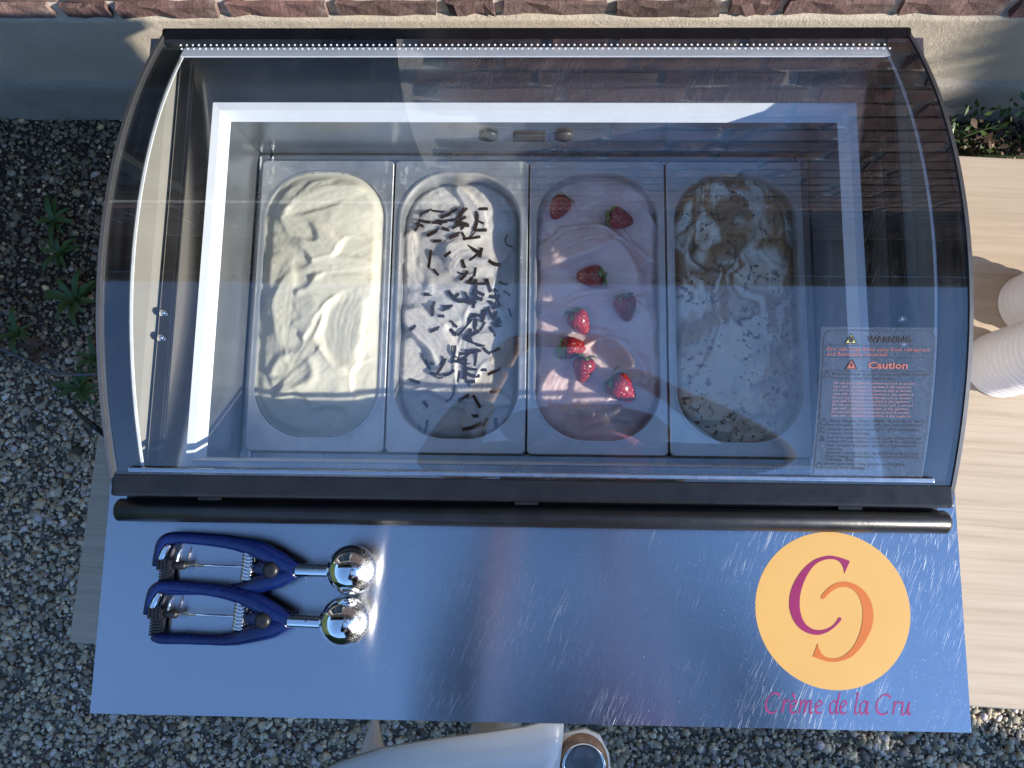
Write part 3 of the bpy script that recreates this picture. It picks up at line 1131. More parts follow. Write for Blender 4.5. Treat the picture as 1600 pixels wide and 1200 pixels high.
def line(x0, y0, x1, y1, w=.0005):
    d = Vector((x1 - x0, y1 - y0)); n_ = Vector((-d.y, d.x)).normalized() * w / 2
    k = max(1, int(d.length / .01))
    out = []
    for i in range(k):
        p0 = Vector((x0, y0)) + d * (i / k); p1 = Vector((x0, y0)) + d * ((i + 1) / k)
        out.append([p0 - n_, p1 - n_, p1 + n_, p0 + n_])
    return out


L_ = WXb - WXa
r_ = .008
q = line(WXa, WYa, WXa, WYb - r_) + line(WXb, WYa, WXb, WYb - r_) + line(WXa + r_, WYb, WXb - r_, WYb)
for cx_, a0 in ((WXa + r_, math.pi / 2), (WXb - r_, 0)):
    pts_ = [(cx_ + r_ * math.cos(a0 + k * math.pi / 12), WYb - r_ + r_ * math.sin(a0 + k * math.pi / 12)) for k in range(7)]
    for a_, b_ in zip(pts_, pts_[1:]):
        q += line(a_[0], a_[1], b_[0], b_[1])
yl = [WYb - .0145, WYb - .0255, WYb - .0385]
for y_ in yl:
    q += line(WXa, y_, WXb, y_)
stick('border_lines', q, 'print_dark', .0012)


def tri(cx_, cy_, s, w):
    p_ = [(cx_, cy_ + s * .62), (cx_ + s * .62, cy_ - s * .45), (cx_ - s * .62, cy_ - s * .45)]
    o = []
    for i in range(3):
        o += line(*p_[i], *p_[(i + 1) % 3], w)
    return o, [p_]


def font_quads(text, size, x, y, width=None, bold=0.0):
    cu = bpy.data.curves.new('txt', 'FONT')
    cu.body = text; cu.size = size; cu.resolution_u = 2; cu.offset = bold
    ob = bpy.data.objects.new('txt', cu); COL.objects.link(ob)
    bpy.context.view_layer.update()
    me = bpy.data.meshes.new_from_object(ob.evaluated_get(bpy.context.evaluated_depsgraph_get()))
    P_ = [(v_.co.x, v_.co.y) for v_ in me.vertices]
    fcs = [tuple(f_.vertices) for f_ in me.polygons]
    bpy.data.objects.remove(ob); bpy.data.meshes.remove(me)
    if P_ and width:
        mxx = max(p_[0] for p_ in P_)
        k = width / mxx
        P_ = [(a * k, b) for a, b in P_]
    return [[(x + P_[i][0], y + P_[i][1]) for i in f_] for f_ in fcs]


t1_, f1_ = tri(WXa + .026, WYb - .0085, .0085, .0006)
stick('flame_symbol_fill', f1_, 'print_yellow', .00125)
stick('flame_symbol', t1_ + [[(WXa + .0245, WYb - .0115), (WXa + .0275, WYb - .0115), (WXa + .0282, WYb - .0088), (WXa + .026, WYb - .0055), (WXa + .024, WYb - .0085)]], 'print_dark', .0016)
stick('warning_word', font_quads('WARNING', .0082, WXa + .042, WYb - .0112, .042, .00028), 'print_dark', .0013)
stick('notice_text', font_quads('Fire risk: keep flame away from refrigerant', .0045, WXa + .003, WYb - .0193, L_ - .008) +
      font_quads('and flammable materials', .0045, WXa + .003, WYb - .0240, .058), 'print_red', .0013)
t2_, f2_ = tri(WXa + .0275, WYb - .0325, .0085, .0006)
stick('caution_symbol_fill', f2_, 'print_red', .00125)
stick('caution_symbol', t2_ + line(WXa + .0275, WYb - .031, WXa + .0275, WYb - .0342, .001), 'print_dark', .0016)
stick('caution_word', font_quads('Caution', .0088, WXa + .043, WYb - .0356, .038, .0002), 'print_red', .0013)
rows = [('Electric shock danger: Always cut off the power', .0425), ('when you clean the equipment.', .0462),
        ('Injury danger: Don\'t attempt to knock or stand', .0865), ('on the glass, do not climb, prevent from hurt.', .0902),
        ('Never use hard material to clean the glass,', .0945), ('prevent from damage.', .0982),
        ('Put it in ventilation place. Stop using and cut', .1025), ('power off immediately when you find any problem', .1062),
        ('and contact the sales agent for maintenance', .1099), ('service.', .1136), ('Send the scrap to the assigned recycling place.', .1170),
        ('Don\'t leave it anywhere to prevent refrigerant', .1205), ('leakage, fire.', .1236),
        ('Don\'t put over 15kg goods on the glass,', .1275), ('prevent from damage.', .1312)]
qs = []
for t_, d_ in rows:
    wd = min(L_ - .014, len(t_) * .00205)
    qs += font_quads(t_, .0036, WXa + .010, WYb - d_, wd)
stick('small_print', qs, 'print_dark', .0013)
qs = []
for i in range(10):
    t_ = ['Do not store explosive substances such as aerosol', 'cans with a flammable propellant in this appliance.'][i % 2]
    qs += font_quads(t_, .0032, WXa + .011, WYb - .0505 - i * .0034, (L_ - .028) * (.96 if i % 3 else 1.))
stick('red_small_print', qs, 'print_pale_red', .0013)
for d_ in (.0425, .0870, .1285, .1030):
    stick('small_symbol', tri(WXa + .005, WYb - d_ + .0005, .0055 if d_ != .1030 else .004, .0005)[0], 'print_dark', .0013)
qs = []
cc = [(WXa + .005 + .0022 * math.cos(k * math.pi / 8), WYb - .0945 + .0022 * math.sin(k * math.pi / 8)) for k in range(17)]
for a_, b_ in zip(cc, cc[1:]):
    qs += line(*a_, *b_, .0005)
stick('small_symbol', qs, 'print_dark', .0013)

# ---- logo and lettering on the worktop
LZ = DZ + .0003


def panel_poly(name, pts, material, z, parent):
    """flat sticker shape, outline in worktop coordinates"""
    b = bmesh.new()
    vs = [b.verts.new((p_[0], p_[1], z)) for p_ in pts]
    f_ = b.faces.new(vs)
    ex = bmesh.ops.extrude_face_region(b, geom=[f_])
    for e_ in ex['geom']:
        if isinstance(e_, bmesh.types.BMVert):
            e_.co.z -= .0002
    bmesh.ops.triangulate(b, faces=[x_ for x_ in b.faces if len(x_.verts) > 4])
    o = bm_obj(name, b, material)
    if parent is None:
        return fz(o)
    o.parent = parent
    return o


lc = at(1300.8, 953, DZ); lr = (at(1422, 955, DZ) - at(1180, 951, DZ)).length / 2
disc = panel_poly('logo_disc', [(lc.x + lr * math.cos(a), lc.y + lr * math.sin(a)) for a in np.linspace(0, 2 * math.pi, 97)[:-1]], 'logo_yellow', LZ, None)
disc['label'] = 'round yellow logo sticker with two interlocking letters'


def crop(pts, sub=3):
    """closed outline smoothed through measured points"""
    W_ = [at(1160 + x_ / 3.871, 820 + y_ / 3.871, DZ) for x_, y_ in pts]
    return [(w_.x, w_.y) for w_ in W_]


def smooth_open(pts, sub=4):
    P = [Vector(p_) for p_ in pts]
    out = []
    for i in range(len(P) - 1):
        p0, p1, p2, p3 = P[max(i - 1, 0)], P[i], P[i + 1], P[min(i + 2, len(P) - 1)]
        for k in range(sub):
            t = k / sub
            out.append(.5 * ((2 * p1) + (-p0 + p2) * t + (2 * p0 - 5 * p1 + 4 * p2 - p3) * t * t + (-p0 + 3 * p1 - 3 * p2 + p3) * t ** 3))
    out.append(P[-1])
    return [(p_.x, p_.y) for p_ in out]


magA = [(650, 218), (595, 199), (540, 187), (490, 192), (430, 215), (370, 265), (320, 335), (290, 410), (283, 480), (290, 530), (310, 580), (345, 625), (395, 655), (450, 666), (500, 655), (545, 628), (580, 595), (598, 572), (592, 560), (580, 563)]
magB = [(580, 563), (560, 595), (530, 620), (490, 634), (450, 636), (410, 622), (375, 590), (355, 545), (346, 490), (350, 420), (370, 350), (400, 290), (440, 240), (490, 214), (540, 208), (582, 220), (608, 255), (616, 295)]
oraA = [(475, 445), (480, 425), (510, 390), (550, 360), (600, 345), (650, 348), (700, 370), (745, 410), (775, 460), (790, 520), (790, 580), (775, 640), (745, 700), (705, 755), (655, 800), (600, 822), (545, 830), (490, 820), (425, 797)]
oraB = [(455, 717), (462, 745), (480, 780), (510, 800), (550, 808), (595, 800), (640, 770), (680, 720), (710, 650), (725, 580), (727, 520), (718, 470), (695, 420), (660, 388), (615, 376), (570, 385), (530, 410), (500, 440), (487, 451)]
for nm, A, B, mt in (('logo_letter', magA, magB, 'logo_magenta'), ('logo_letter', oraA, oraB, 'logo_orange')):
    o = panel_poly(nm, smooth_open(crop(A)) + smooth_open(crop(B))[(1 if mt == 'logo_magenta' else 0):], mt, LZ + .00025, disc)
    o['label'] = 'magenta curved letter C' if mt == 'logo_magenta' else 'orange reversed letter C'

# italic pen lettering: strokes in em units (x-height 1), written with a slanted broad nib
GL = {
    'C': (1.45, [[(1.42, 1.28), (1.15, 1.5), (.8, 1.45), (.42, 1.15), (.22, .7), (.25, .28), (.5, .02), (.85, .02), (1.15, .22)]]),
    'r': (.66, [[(.12, .85), (.3, .98), (.22, .6), (.08, .0)], [(.2, .55), (.42, .88), (.6, .98), (.72, .9)]]),
    'e': (.74, [[(.14, .48), (.42, .56), (.62, .74), (.58, .93), (.42, .97), (.2, .76), (.1, .42), (.16, .1), (.36, .0), (.62, .16)]]),
    'è': (.74, [[(.14, .48), (.42, .56), (.62, .74), (.58, .93), (.42, .97), (.2, .76), (.1, .42), (.16, .1), (.36, .0), (.62, .16)], [(.34, 1.5), (.52, 1.2)]]),
    'm': (1.36, [[(.12, .85), (.3, .98), (.22, .6), (.08, 0)], [(.2, .5), (.42, .86), (.62, .97), (.68, .82), (.6, .45), (.5, .0)], [(.62, .5), (.84, .86), (1.06, .97), (1.1, .8), (1.0, .35), (.98, .05), (1.1, .0), (1.28, .14)]]),
    'd': (.86, [[(.68, .82), (.5, .97), (.24, .8), (.1, .42), (.16, .08), (.34, .02), (.54, .25), (.7, .62)], [(1.0, 1.62), (.84, 1.1), (.7, .55), (.62, .12), (.7, .0), (.86, .12)]]),
    'l': (.46, [[(.5, 1.62), (.36, 1.1), (.2, .5), (.14, .1), (.24, .0), (.42, .12)], [(.3, 1.5), (.5, 1.62)]]),
    'a': (.84, [[(.68, .84), (.5, .97), (.24, .8), (.1, .42), (.14, .08), (.32, .02), (.54, .28), (.7, .68)], [(.78, .97), (.68, .5), (.62, .12), (.7, .0), (.86, .12)]]),
    'u': (.92, [[(.1, .82), (.28, .97), (.26, .7), (.14, .25), (.2, .02), (.38, .05), (.58, .35), (.74, .75)], [(.82, .97), (.72, .5), (.66, .12), (.74, 0), (.9, .14)]]),
    ' ': (.42, []),
}
text = 'Crème de la Cru'
tot = sum(GL[c_][0] for c_ in text)
pA, pB = at(1193, 1113.5, DZ), at(1424, 1117.0, DZ)
bx_dir = (pB - pA).normalized(); by_dir = Vector((-bx_dir.y, bx_dir.x, 0))
em = (pB - pA).length / tot
emh = em * 1.04
nib = Vector((math.cos(rad(42)), math.sin(rad(42)))) * .062
pen = 0.0
first_letter = None
for ch in text:
    adv, strokes = GL[ch]
    vs, fs = [], []
    zi = 0
    for st in strokes:
        sm = smooth_open(st, 6)
        for p0, p1 in zip(sm, sm[1:]):
            d = Vector((p1[0] - p0[0], p1[1] - p0[1]))
            if d.length < 1e-6:
                continue
            thin = Vector((-d.y, d.x)).normalized() * .026
            nv = nib if nib.cross(d) * thin.cross(d) > 0 else -nib
            w_ = nv + thin
            b = len(vs)
            for (px_, py_), sg in ((p0, -1), (p1, -1), (p1, 1), (p0, 1)):
                lx_, ly_ = px_ + sg * w_.x, py_ + sg * w_.y
                wv = pA + bx_dir * ((pen + lx_) * em) + by_dir * (ly_ * emh)
                vs.append((wv.x, wv.y, LZ + .000004 * zi))
            fs.append((b, b + 1, b + 2, b + 3)); zi += 1
    if fs:
        o = fz(pyd('letter', vs, fs, 'lettering_magenta'))
    pen += adv

# ================================================================== PANS AND ICE CREAM
PZ = .900
PITCHX = .1718
PX = [-.3455 + PITCHX * (i + .5) for i in range(4)]
PCY = .2405
PHX, PHY = PITCHX / 2 - .0012, .1865


def rr_outline(hx, hy, r, n=96):
    out = []
    k = n // 4
    for q_, (sx_, sy_) in enumerate(((1, 1), (-1, 1), (-1, -1), (1, -1))):
        for i in range(k):
            a = q_ * math.pi / 2 + (i + .5) / k * math.pi / 2
            out.append((sx_ * (hx - r) + r * math.cos(a), sy_ * (hy - r) + r * math.sin(a)))
    return out


rings = []
for hx, hy, r, zz in ((PHX, PHY, .006, -.010), (PHX, PHY, .006, -.001), (PHX - .001, PHY - .001, .006, 0.), (PHX - .0065, PHY - .0150, .064, 0.0),
                      (PHX - .0065, PHY - .0150, .064, .0018), (PHX - .0085, PHY - .0170, .063, .0018), (PHX - .0098, PHY - .0184, .062, -.004),
                      (PHX - .0120, PHY - .022, .060, -.06), (PHX - .015, PHY - .025, .057, -.112), (PHX - .026, PHY - .036, .048, -.118)):
    rings.append([(x_, y_, zz) for x_, y_ in rr_outline(hx, hy, r)])
n_o = 96
PV = [p_ for r0 in rings for p_ in r0]
PF = []
for j in range(len(rings) - 1):
    for k in range(n_o):
        PF.append((j * n_o + k, j * n_o + (k + 1) % n_o, (j + 1) * n_o + (k + 1) % n_o, (j + 1) * n_o + k))
PF.append(tuple(range((len(rings) - 1) * n_o, len(rings) * n_o)))
pan_me = bpy.data.meshes.new('pan_shell')
pan_me.from_pydata(PV, [], PF); pan_me.update()
pan_me.materials.append(MATS['pan'])
bmk = bmesh.new(); bmk.from_mesh(pan_me); bmesh.ops.recalc_face_normals(bmk, faces=bmk.faces); bmk.to_mesh(pan_me); bmk.free()
pan_labels = ['steel pan holding the plain white ice cream', 'steel pan holding the ice cream with chocolate shavings',
              'steel pan holding the pink strawberry ice cream', 'steel pan holding the brown swirled ice cream']
for i in range(4):
    o = bpy.data.objects.new('ice_cream_pan', pan_me); COL.objects.link(o)
    o.location = (PX[i], PCY, PZ)
    tag(o, pan_labels[i], 'pan', 'steel pans in the freezer')

IHX, IHY, IR = PHX - .0102, PHY - .0190, .0615


def knife(h, A, B, cx, cy, ang, L, W, lift, tilt, edge, seed, streak=.0007):
    ca_, sa = math.cos(ang), math.sin(ang)
    wob = (fbm(A * 40, B * 40, seed, 2) - .5) * .5
    a = ((A - cx) * ca_ + (B - cy) * sa) / L
    b = (-(A - cx) * sa + (B - cy) * ca_) / W
    b = b + .35 * a * a + wob * .5
    d = np.sqrt(a * a + b * b) + wob * .3
    m_ = 1 - sstep(.72, 1.0, d)
    base = h[(np.abs(a) < .3) & (np.abs(b) < .3)].mean() if ((np.abs(a) < .3) & (np.abs(b) < .3)).any() else h.mean()
    tgt = base + lift + tilt * b * W + streak * (vnoise(b * W * 700, a * 1.2, seed) - .5 + .5 * (vnoise(b * W * 1900, a * 2.5, seed + 3) - .5)) * 2
    out = h * (1 - m_) + tgt * m_
    lip = np.exp(-((d - 1.0) / .10) ** 2) * (b > -.1) * (.35 + .65 * vnoise(a * 3 + 5, b * 2, seed + 1))
    return out + edge * lip


def ice(i, name, material, label, base_z, mound, strokes, seed, colors=None, hook=None, fold=.004, big=1.0, amp=.7, soft=1, relief=.95, edge_drop=.003):
    n0, n1 = 120, 270
    xs_ = np.linspace(-IHX - .002, IHX + .002, n0); ys_ = np.linspace(-IHY - .002, IHY + .002, n1)
    A, B = np.meshgrid(xs_, ys_)
    rg = np.random.default_rng(seed)
    h = base_z + mound * (1 - (A / IHX) ** 2) * (1 - (B / IHY) ** 4)
    wx = A + .02 * (fbm(A * 22, B * 22, seed) - .5); wy = B + .02 * (fbm(A * 22 + 9, B * 22, seed + 1) - .5)
    h = h + fold * (fbm(wx * 26, wy * 34, seed + 2, 3) - .5) * 2
    for k in range(strokes):
        ang = rg.normal(.2, .8) if rg.random() < .7 else rg.uniform(0, 3.14)
        h = knife(h, A, B, rg.uniform(-IHX, IHX), rg.uniform(-IHY, IHY), ang, big * rg.uniform(.020, .058), big * rg.uniform(.010, .026),
                  amp * rg.uniform(-.004, .004), amp * rg.uniform(-.22, .22), amp * rg.uniform(.001, .0042), int(seed + k))
    if hook is not None:
        h = hook(h, A, B)
    for _ in range(soft):
        hp = np.pad(h, 1, mode='edge')
        h = (hp[:-2, 1:-1] + hp[2:, 1:-1] + hp[1:-1, :-2] + hp[1:-1, 2:] + 2 * h) / 6
    h0 = base_z + mound * (1 - (A / IHX) ** 2) * (1 - (B / IHY) ** 4)
    h = h0 + relief * (h - h0)
    h = h + .0007 * (fbm(A * 190, B * 190, seed + 5, 3) - .5)
    # sag towards the pan wall
    qx = np.abs(A) - (IHX - IR); qy = np.abs(B) - (IHY - IR)
    sd = np.where((qx > 0) & (qy > 0), np.hypot(np.maximum(qx, 0), np.maximum(qy, 0)), np.maximum(qx, qy)) - IR
    lim = np.minimum(h, .0015)
    h = np.where(sd > -.012, h * sstep(0, -.012, sd) + np.minimum(lim, h) * (1 - sstep(0, -.012, sd)), h)
    h = h - edge_drop * sstep(-.007, 0, sd)
    inside = sd < .0022
    idx = np.full(A.shape, -1); idx[inside] = np.arange(inside.sum())
    q_ = np.stack([idx[:-1, :-1], idx[:-1, 1:], idx[1:, 1:], idx[1:, :-1]], 2).reshape(-1, 4)
    q_ = q_[(q_ >= 0).all(1)]
    V_ = np.stack([A[inside], B[inside], h[inside]], 1)
    col = colors(A, B, h)[inside] if colors is not None else None
    o = np_mesh(name, V_, q_, material, None, True, col)
    o.location = (PX[i], PCY, PZ)
    tag(o, label, 'ice cream', 'ice cream in the four pans')

    def height(x, y):
        ii = int(np.clip(np.interp(x - PX[i], xs_, np.arange(n0)), 0, n0 - 1)); jj = int(np.clip(np.interp(y - PCY, ys_, np.arange(n1)), 0, n1 - 1))
        return PZ + h[jj, ii]
    return height


def vanilla_hook(h, A, B):
    # large palette-knife scoop at the right and the curl near the front
    h = knife(h, A, B, .030, -.035, 1.45, .052, .030, -.004, -.22, .0035, 77)
    h = knife(h, A, B, .020, .02, .15, .046, .014, .002, .15, .002, 78)
    h = knife(h, A, B, .02, .045, .1, .05, .012, .002, .12, .002, 79)
    ang = np.arctan2(B + .095, A + .022); r = np.hypot(A + .022, B + .095)
    h = h + .0045 * np.exp(-((r - .020 - .004 * ang) / .006) ** 2) * sstep(-2.6, -1.0, ang) - .004 * np.exp(-(r / .013) ** 2)
    h = knife(h, A, B, -.045, -.01, 1.5, .06, .016, .002, .16, .002, 80)
    h = knife(h, A, B, .0, .135, .35, .055, .018, .002, .14, .003, 81)
    return h


H0 = ice(0, 'ice_cream', 'ice_vanilla', 'smooth creamy white ice cream filling the left pan', .0015, .013, 20, 11, hook=vanilla_hook, fold=.0032, big=1.25, amp=.55, soft=2, relief=.62, edge_drop=.001)
H1 = ice(1, 'ice_cream', 'ice_flecked', 'pale ice cream flecked and strewn with dark chocolate shavings', -.022, .012, 16, 23, fold=.004)


def pink_hook(h, A, B):
    h = knife(h, A, B, .0, .055, -.25, .070, .038, .003, .22, .005, 61)
    h = knife(h, A, B, -.025, .075, .35, .05, .024, .002, -.3, .005, 62)
    h = knife(h, A, B, .01, -.01, -.1, .07, .026, .001, .2, .004, 63)
    h = knife(h, A, B, .02, -.075, -.3, .045, .03, .002, -.2, .005, 64)
    h = h + .009 * np.exp(-(((A + .025) / .03) ** 2 + ((B + .135) / .016) ** 2)) * (fbm(A * 60, B * 60, 2) * 1.6)
    return h - .016 * np.exp(-(((A - .05) / .03) ** 2 + ((B + .145) / .02) ** 2))


H2 = ice(2, 'ice_cream', 'ice_pink', 'pink strawberry ice cream topped with whole strawberries', -.007, .013, 18, 37, hook=pink_hook, fold=.004)


def swirl_cols(A, B, h):
    q1 = fbm(A * 16, B * 11, 1, 3) - .5; q2 = fbm(A * 14 + 4, B * 12, 2, 3) - .5
    wx = A + .075 * q1 + .03 * (fbm(A * 40, B * 30, 6, 2) - .5); wy = B + .075 * q2
    back = np.clip((B + .02) / .10, -1, 1.2)
    n1 = fbm(wx * 30 + 3, wy * 11, 3, 3)
    rib = np.exp(-((n1 - .52) / .055) ** 2)
    n2 = fbm(wx * 22, wy * 9 + 7, 5, 3)
    band = sstep(.50, .60, n2 + .045 * back) * (1 - sstep(.66, .74, n2 + .045 * back))
    thin = np.exp(-((fbm(wx * 55, wy * 16, 4, 2) - .5) / .03) ** 2) * sstep(.45, .6, n2 + .06 * back)
    amt = np.clip(.85 + .4 * back, .40, 1.1)
    f = np.clip(np.maximum(np.maximum(rib * .85, band * .75), thin * .6) * amt, 0, 1)[..., None]
    cream = np.array([.93, .83, .69]); car = np.array([.38, .165, .036]); dk = np.array([.07, .028, .012])
    deep = np.clip(rib * sstep(.45, .65, fbm(wx * 20, wy * 14, 7, 2)) + .35 * thin, 0, 1)[..., None] * np.clip(.5 + .5 * back, .2, 1)[..., None]
    return cream * (1 - f) + (car * (1 - deep) + dk * deep) * f


H3 = ice(3, 'ice_cream', 'ice_swirl', 'cream ice cream swirled with brown caramel and chocolate flecks', -.009, .012, 18, 53, colors=swirl_cols, fold=.006)

# ---- strawberries
prof = [(0, -.0165), (.0030, -.0160), (.0065, -.0125), (.0100, -.0060), (.0125, .0010), (.0132, .0065), (.0115, .0115), (.0070, .0145), (.0, .0150)]
SV, SF = lathe(prof, 22)
st_me = bpy.data.meshes.new('berry'); st_me.from_pydata(SV, [], SF); st_me.update(); st_me.materials.append(MATS['strawberry'])
bmk = bmesh.new(); bmk.from_mesh(st_me); bmesh.ops.remove_doubles(bmk, verts=bmk.verts, dist=1e-5); bmesh.ops.recalc_face_normals(bmk, faces=bmk.faces); bmk.to_mesh(st_me); bmk.free()
st_me.polygons.foreach_set('use_smooth', [True] * len(st_me.polygons))


def sepal():
    vs, fs = [], []
    for i in range(6):
        t = i / 5
        x_ = .0145 * t; z_ = .0005 + .0035 * math.sin(t * 2.4) - .001 * t
        w = .0036 * math.sin(math.pi * min(1, .16 + t * .84)) + .0002
        vs += [(x_, -w, z_ - .0006), (x_, 0, z_), (x_, w, z_ - .0006)]
    for i in range(5):
        b = i * 3
        fs += [(b, b + 1, b + 4, b + 3), (b + 1, b + 2, b + 5, b + 4)]
    return vs, fs


sv, sf = sepal()
sep_me = bpy.data.meshes.new('sepal'); sep_me.from_pydata(sv, [], sf); sep_me.update(); sep_me.materials.append(MATS['calyx_green'])
berries = [(874, 323, 60, 'strawberry farthest back at the left of the pink ice cream', 1.0), (968, 342, 170, 'strawberry farthest back at the right, its leaves pointing left', 1.08),
           (923, 431, -5, 'strawberry lying alone mid pan with leaves pointing right', 1.08), (978, 480, 100, 'strawberry closest to the right rim in mid pan', 1.05),
           (906, 503, 125, 'strawberry with leaves towards the back, above the row of two', 1.02), (897, 541, 185, 'shiny strawberry lying with its leaves pointing left', 1.05),
           (912, 576, 80, 'strawberry directly in front of the shiny one', 1.02), (972, 607, 140, 'strawberry nearest the front of the pink ice cream', 1.25)]
for k, (px_, py_, ang, lab, sc_) in enumerate(berries):
    p_ = at(px_, py_, PZ + .0)
    zz = H2(p_.x, p_.y)
    p_ = at(px_, py_, zz + .008); zz = H2(p_.x, p_.y)
    root = empty('strawberry', (p_.x, p_.y, zz + .0065 * sc_))
    d = Vector((math.cos(rad(ang)), math.sin(rad(ang)), .28)).normalized()
    root.rotation_euler = d.to_track_quat('Z', 'X').to_euler()
    root.scale = (sc_,) * 3
    o = bpy.data.objects.new('berry', st_me); COL.objects.link(o); o.parent = root
    for j in range(8):
        s_ = bpy.data.objects.new('sepal', sep_me); COL.objects.link(s_); s_.parent = root
        s_.location = (0, 0, .0136)
        s_.rotation_euler = (random.uniform(-.2, .2), random.uniform(-.25, .45), j * math.pi / 4 + random.uniform(-.25, .25))
        s_.scale = (random.uniform(.75, 1.15),) * 3
    tag(root, lab, 'strawberry', 'strawberries on the pink ice cream')


# ---- chocolate shavings
def curl_mesh(length, width, bend, th=.0011):
    N = 10
    vs, fs = [], []
    for i in range(N + 1):
        t = (i / N - .5)
        if abs(bend) < 1e-3:
            x_, y_, a = length * t, 0, 0
        else:
            R_ = length / bend; a = bend * t
            x_, y_ = R_ * math.sin(a), R_ * (1 - math.cos(a))
        nx_, ny_ = -math.sin(a), math.cos(a)
        for s_, z_ in ((-1, 0), (1, 0), (1, th), (-1, th)):
            vs.append((x_ + nx_ * width / 2 * s_, y_ + ny_ * width / 2 * s_, z_))
    for i in range(N):
        for k in range(4):
            fs.append((i * 4 + k, i * 4 + (k + 1) % 4, (i + 1) * 4 + (k + 1) % 4, (i + 1) * 4 + k))
    fs += [(3, 2, 1, 0), tuple(N * 4 + k for k in range(4))]
    me = bpy.data.meshes.new('shaving'); me.from_pydata(vs, [], fs); me.update(); me.materials.append(MATS['chocolate'])
    return me


KINDS = [curl_mesh(.010, .0042, 0), curl_mesh(.014, .0042, .1), curl_mesh(.019, .004, .25), curl_mesh(.007, .0045, 0), curl_mesh(.024, .0042, .5), curl_mesh(.026, .0022, 1.6), curl_mesh(.036, .0020, 2.4)]
spots = [(790, 378, -65, 6), (735, 372, 40, 5), (705, 345, 8, 4), (690, 348, 5, 4), (745, 345, 85, 4), (750, 360, 0, 2), (655, 345, 70, 4), (660, 352, -20, 2), (680, 362, 30, 2),
         (722, 358, 45, 2), (672, 405, 85, 2), (745, 400, 45, 4), (772, 413, -22, 4), (783, 440, -25, 4), (670, 460, 0, 1), (712, 465, 40, 2), (700, 400, 40, 0), (726, 330, 45, 1), (755, 327, 0, 0),
         (665, 330, 20, 1), (725, 430, -5, 5), (683, 428, -50, 1), (776, 505, 20, 1), (775, 480, 30, 0), (682, 515, 25, 1), (645, 513, 35, 1), (650, 596, -15, 1), (668, 570, -60, 2), (690, 568, 45, 5),
         (665, 565, -30, 6), (685, 585, -5, 2), (742, 578, -5, 4), (740, 588, -8, 4), (735, 597, -3, 2), (770, 582, 25, 2), (760, 549, -40, 2), (745, 540, -25, 5), (710, 612, 80, 6), (725, 622, 25, 1),
         (745, 628, -60, 1), (775, 612, 15, 4), (665, 632, -50, 1), (655, 665, 85, 2), (665, 668, 80, 2), (670, 672, 88, 1), (742, 650, 0, 0), (738, 668, 20, 4), (757, 660, 60, 1), (774, 660, -85, 2), (690, 575, 60, 4),
         (710, 555, 80, 4), (725, 560, 30, 5), (735, 552, 10, 4), (700, 480, 5, 1), (690, 495, 0, 0), (676, 492, 88, 2), (698, 484, 20, 0), (678, 475, 75, 0)]
rs = random.Random(5)
for k in range(44):
    spots.append((rs.gauss(750, 20), rs.gauss(470, 32), rs.uniform(-90, 90), rs.choice((0, 1, 1, 2, 2, 4))))
for k in range(18):
    spots.append((rs.gauss(705, 16), rs.gauss(350, 14), rs.uniform(-40, 60), rs.choice((0, 1, 2))))
for k in range(16):
    spots.append((rs.gauss(728, 16), rs.gauss(565, 22), rs.uniform(-90, 90), rs.choice((1, 2, 4, 5))))
cnt = {}
for px_, py_, ang, kd in spots:
    p_ = at(px_, py_, PZ - .014)
    if abs(p_.x - PX[1]) > IHX - .008 or abs(p_.y - PCY) > IHY - .012:
        continue
    zz = H1(p_.x, p_.y)
    key = (int(p_.x * 120), int(p_.y * 120)); cnt[key] = cnt.get(key, -1) + 1
    o = bpy.data.objects.new('chocolate_shaving', KINDS[kd]); COL.objects.link(o)
    o.location = (p_.x, p_.y, zz - .0004 + .0015 * cnt[key])
    o.scale = (rs.uniform(.6, 1.3), rs.uniform(.65, 1.15), rs.uniform(.8, 1.4))
    o.rotation_euler = (rs.uniform(-.18, .18), rs.uniform(-.12, .12), rad(ang))
    u_ = (p_.x - PX[1]) / IHX; v_ = (p_.y - PCY) / IHY
    zone = ('far back' if v_ > .6 else 'back third' if v_ > .3 else 'middle' if v_ > -.05 else 'front half' if v_ > -.45 else 'front end')
    zone += ' left' if u_ < -.45 else ' centre left' if u_ < 0 else ' centre right' if u_ < .4 else ' right'
    what = ('tiny square', 'short flat', 'flat oblong', 'stubby square', 'long flat', 'thin curved', 'long curled')[kd]
    ori = 'upright' if abs(ang) > 55 else 'crosswise' if abs(ang) < 20 else 'slanting'
    tag(o, what + ' ' + ori + ' chocolate shaving, ' + zone + ' of the flecked ice cream', 'chocolate', 'chocolate shavings')

# ================================================================== SCOOPS
SZ = DZ + .0006


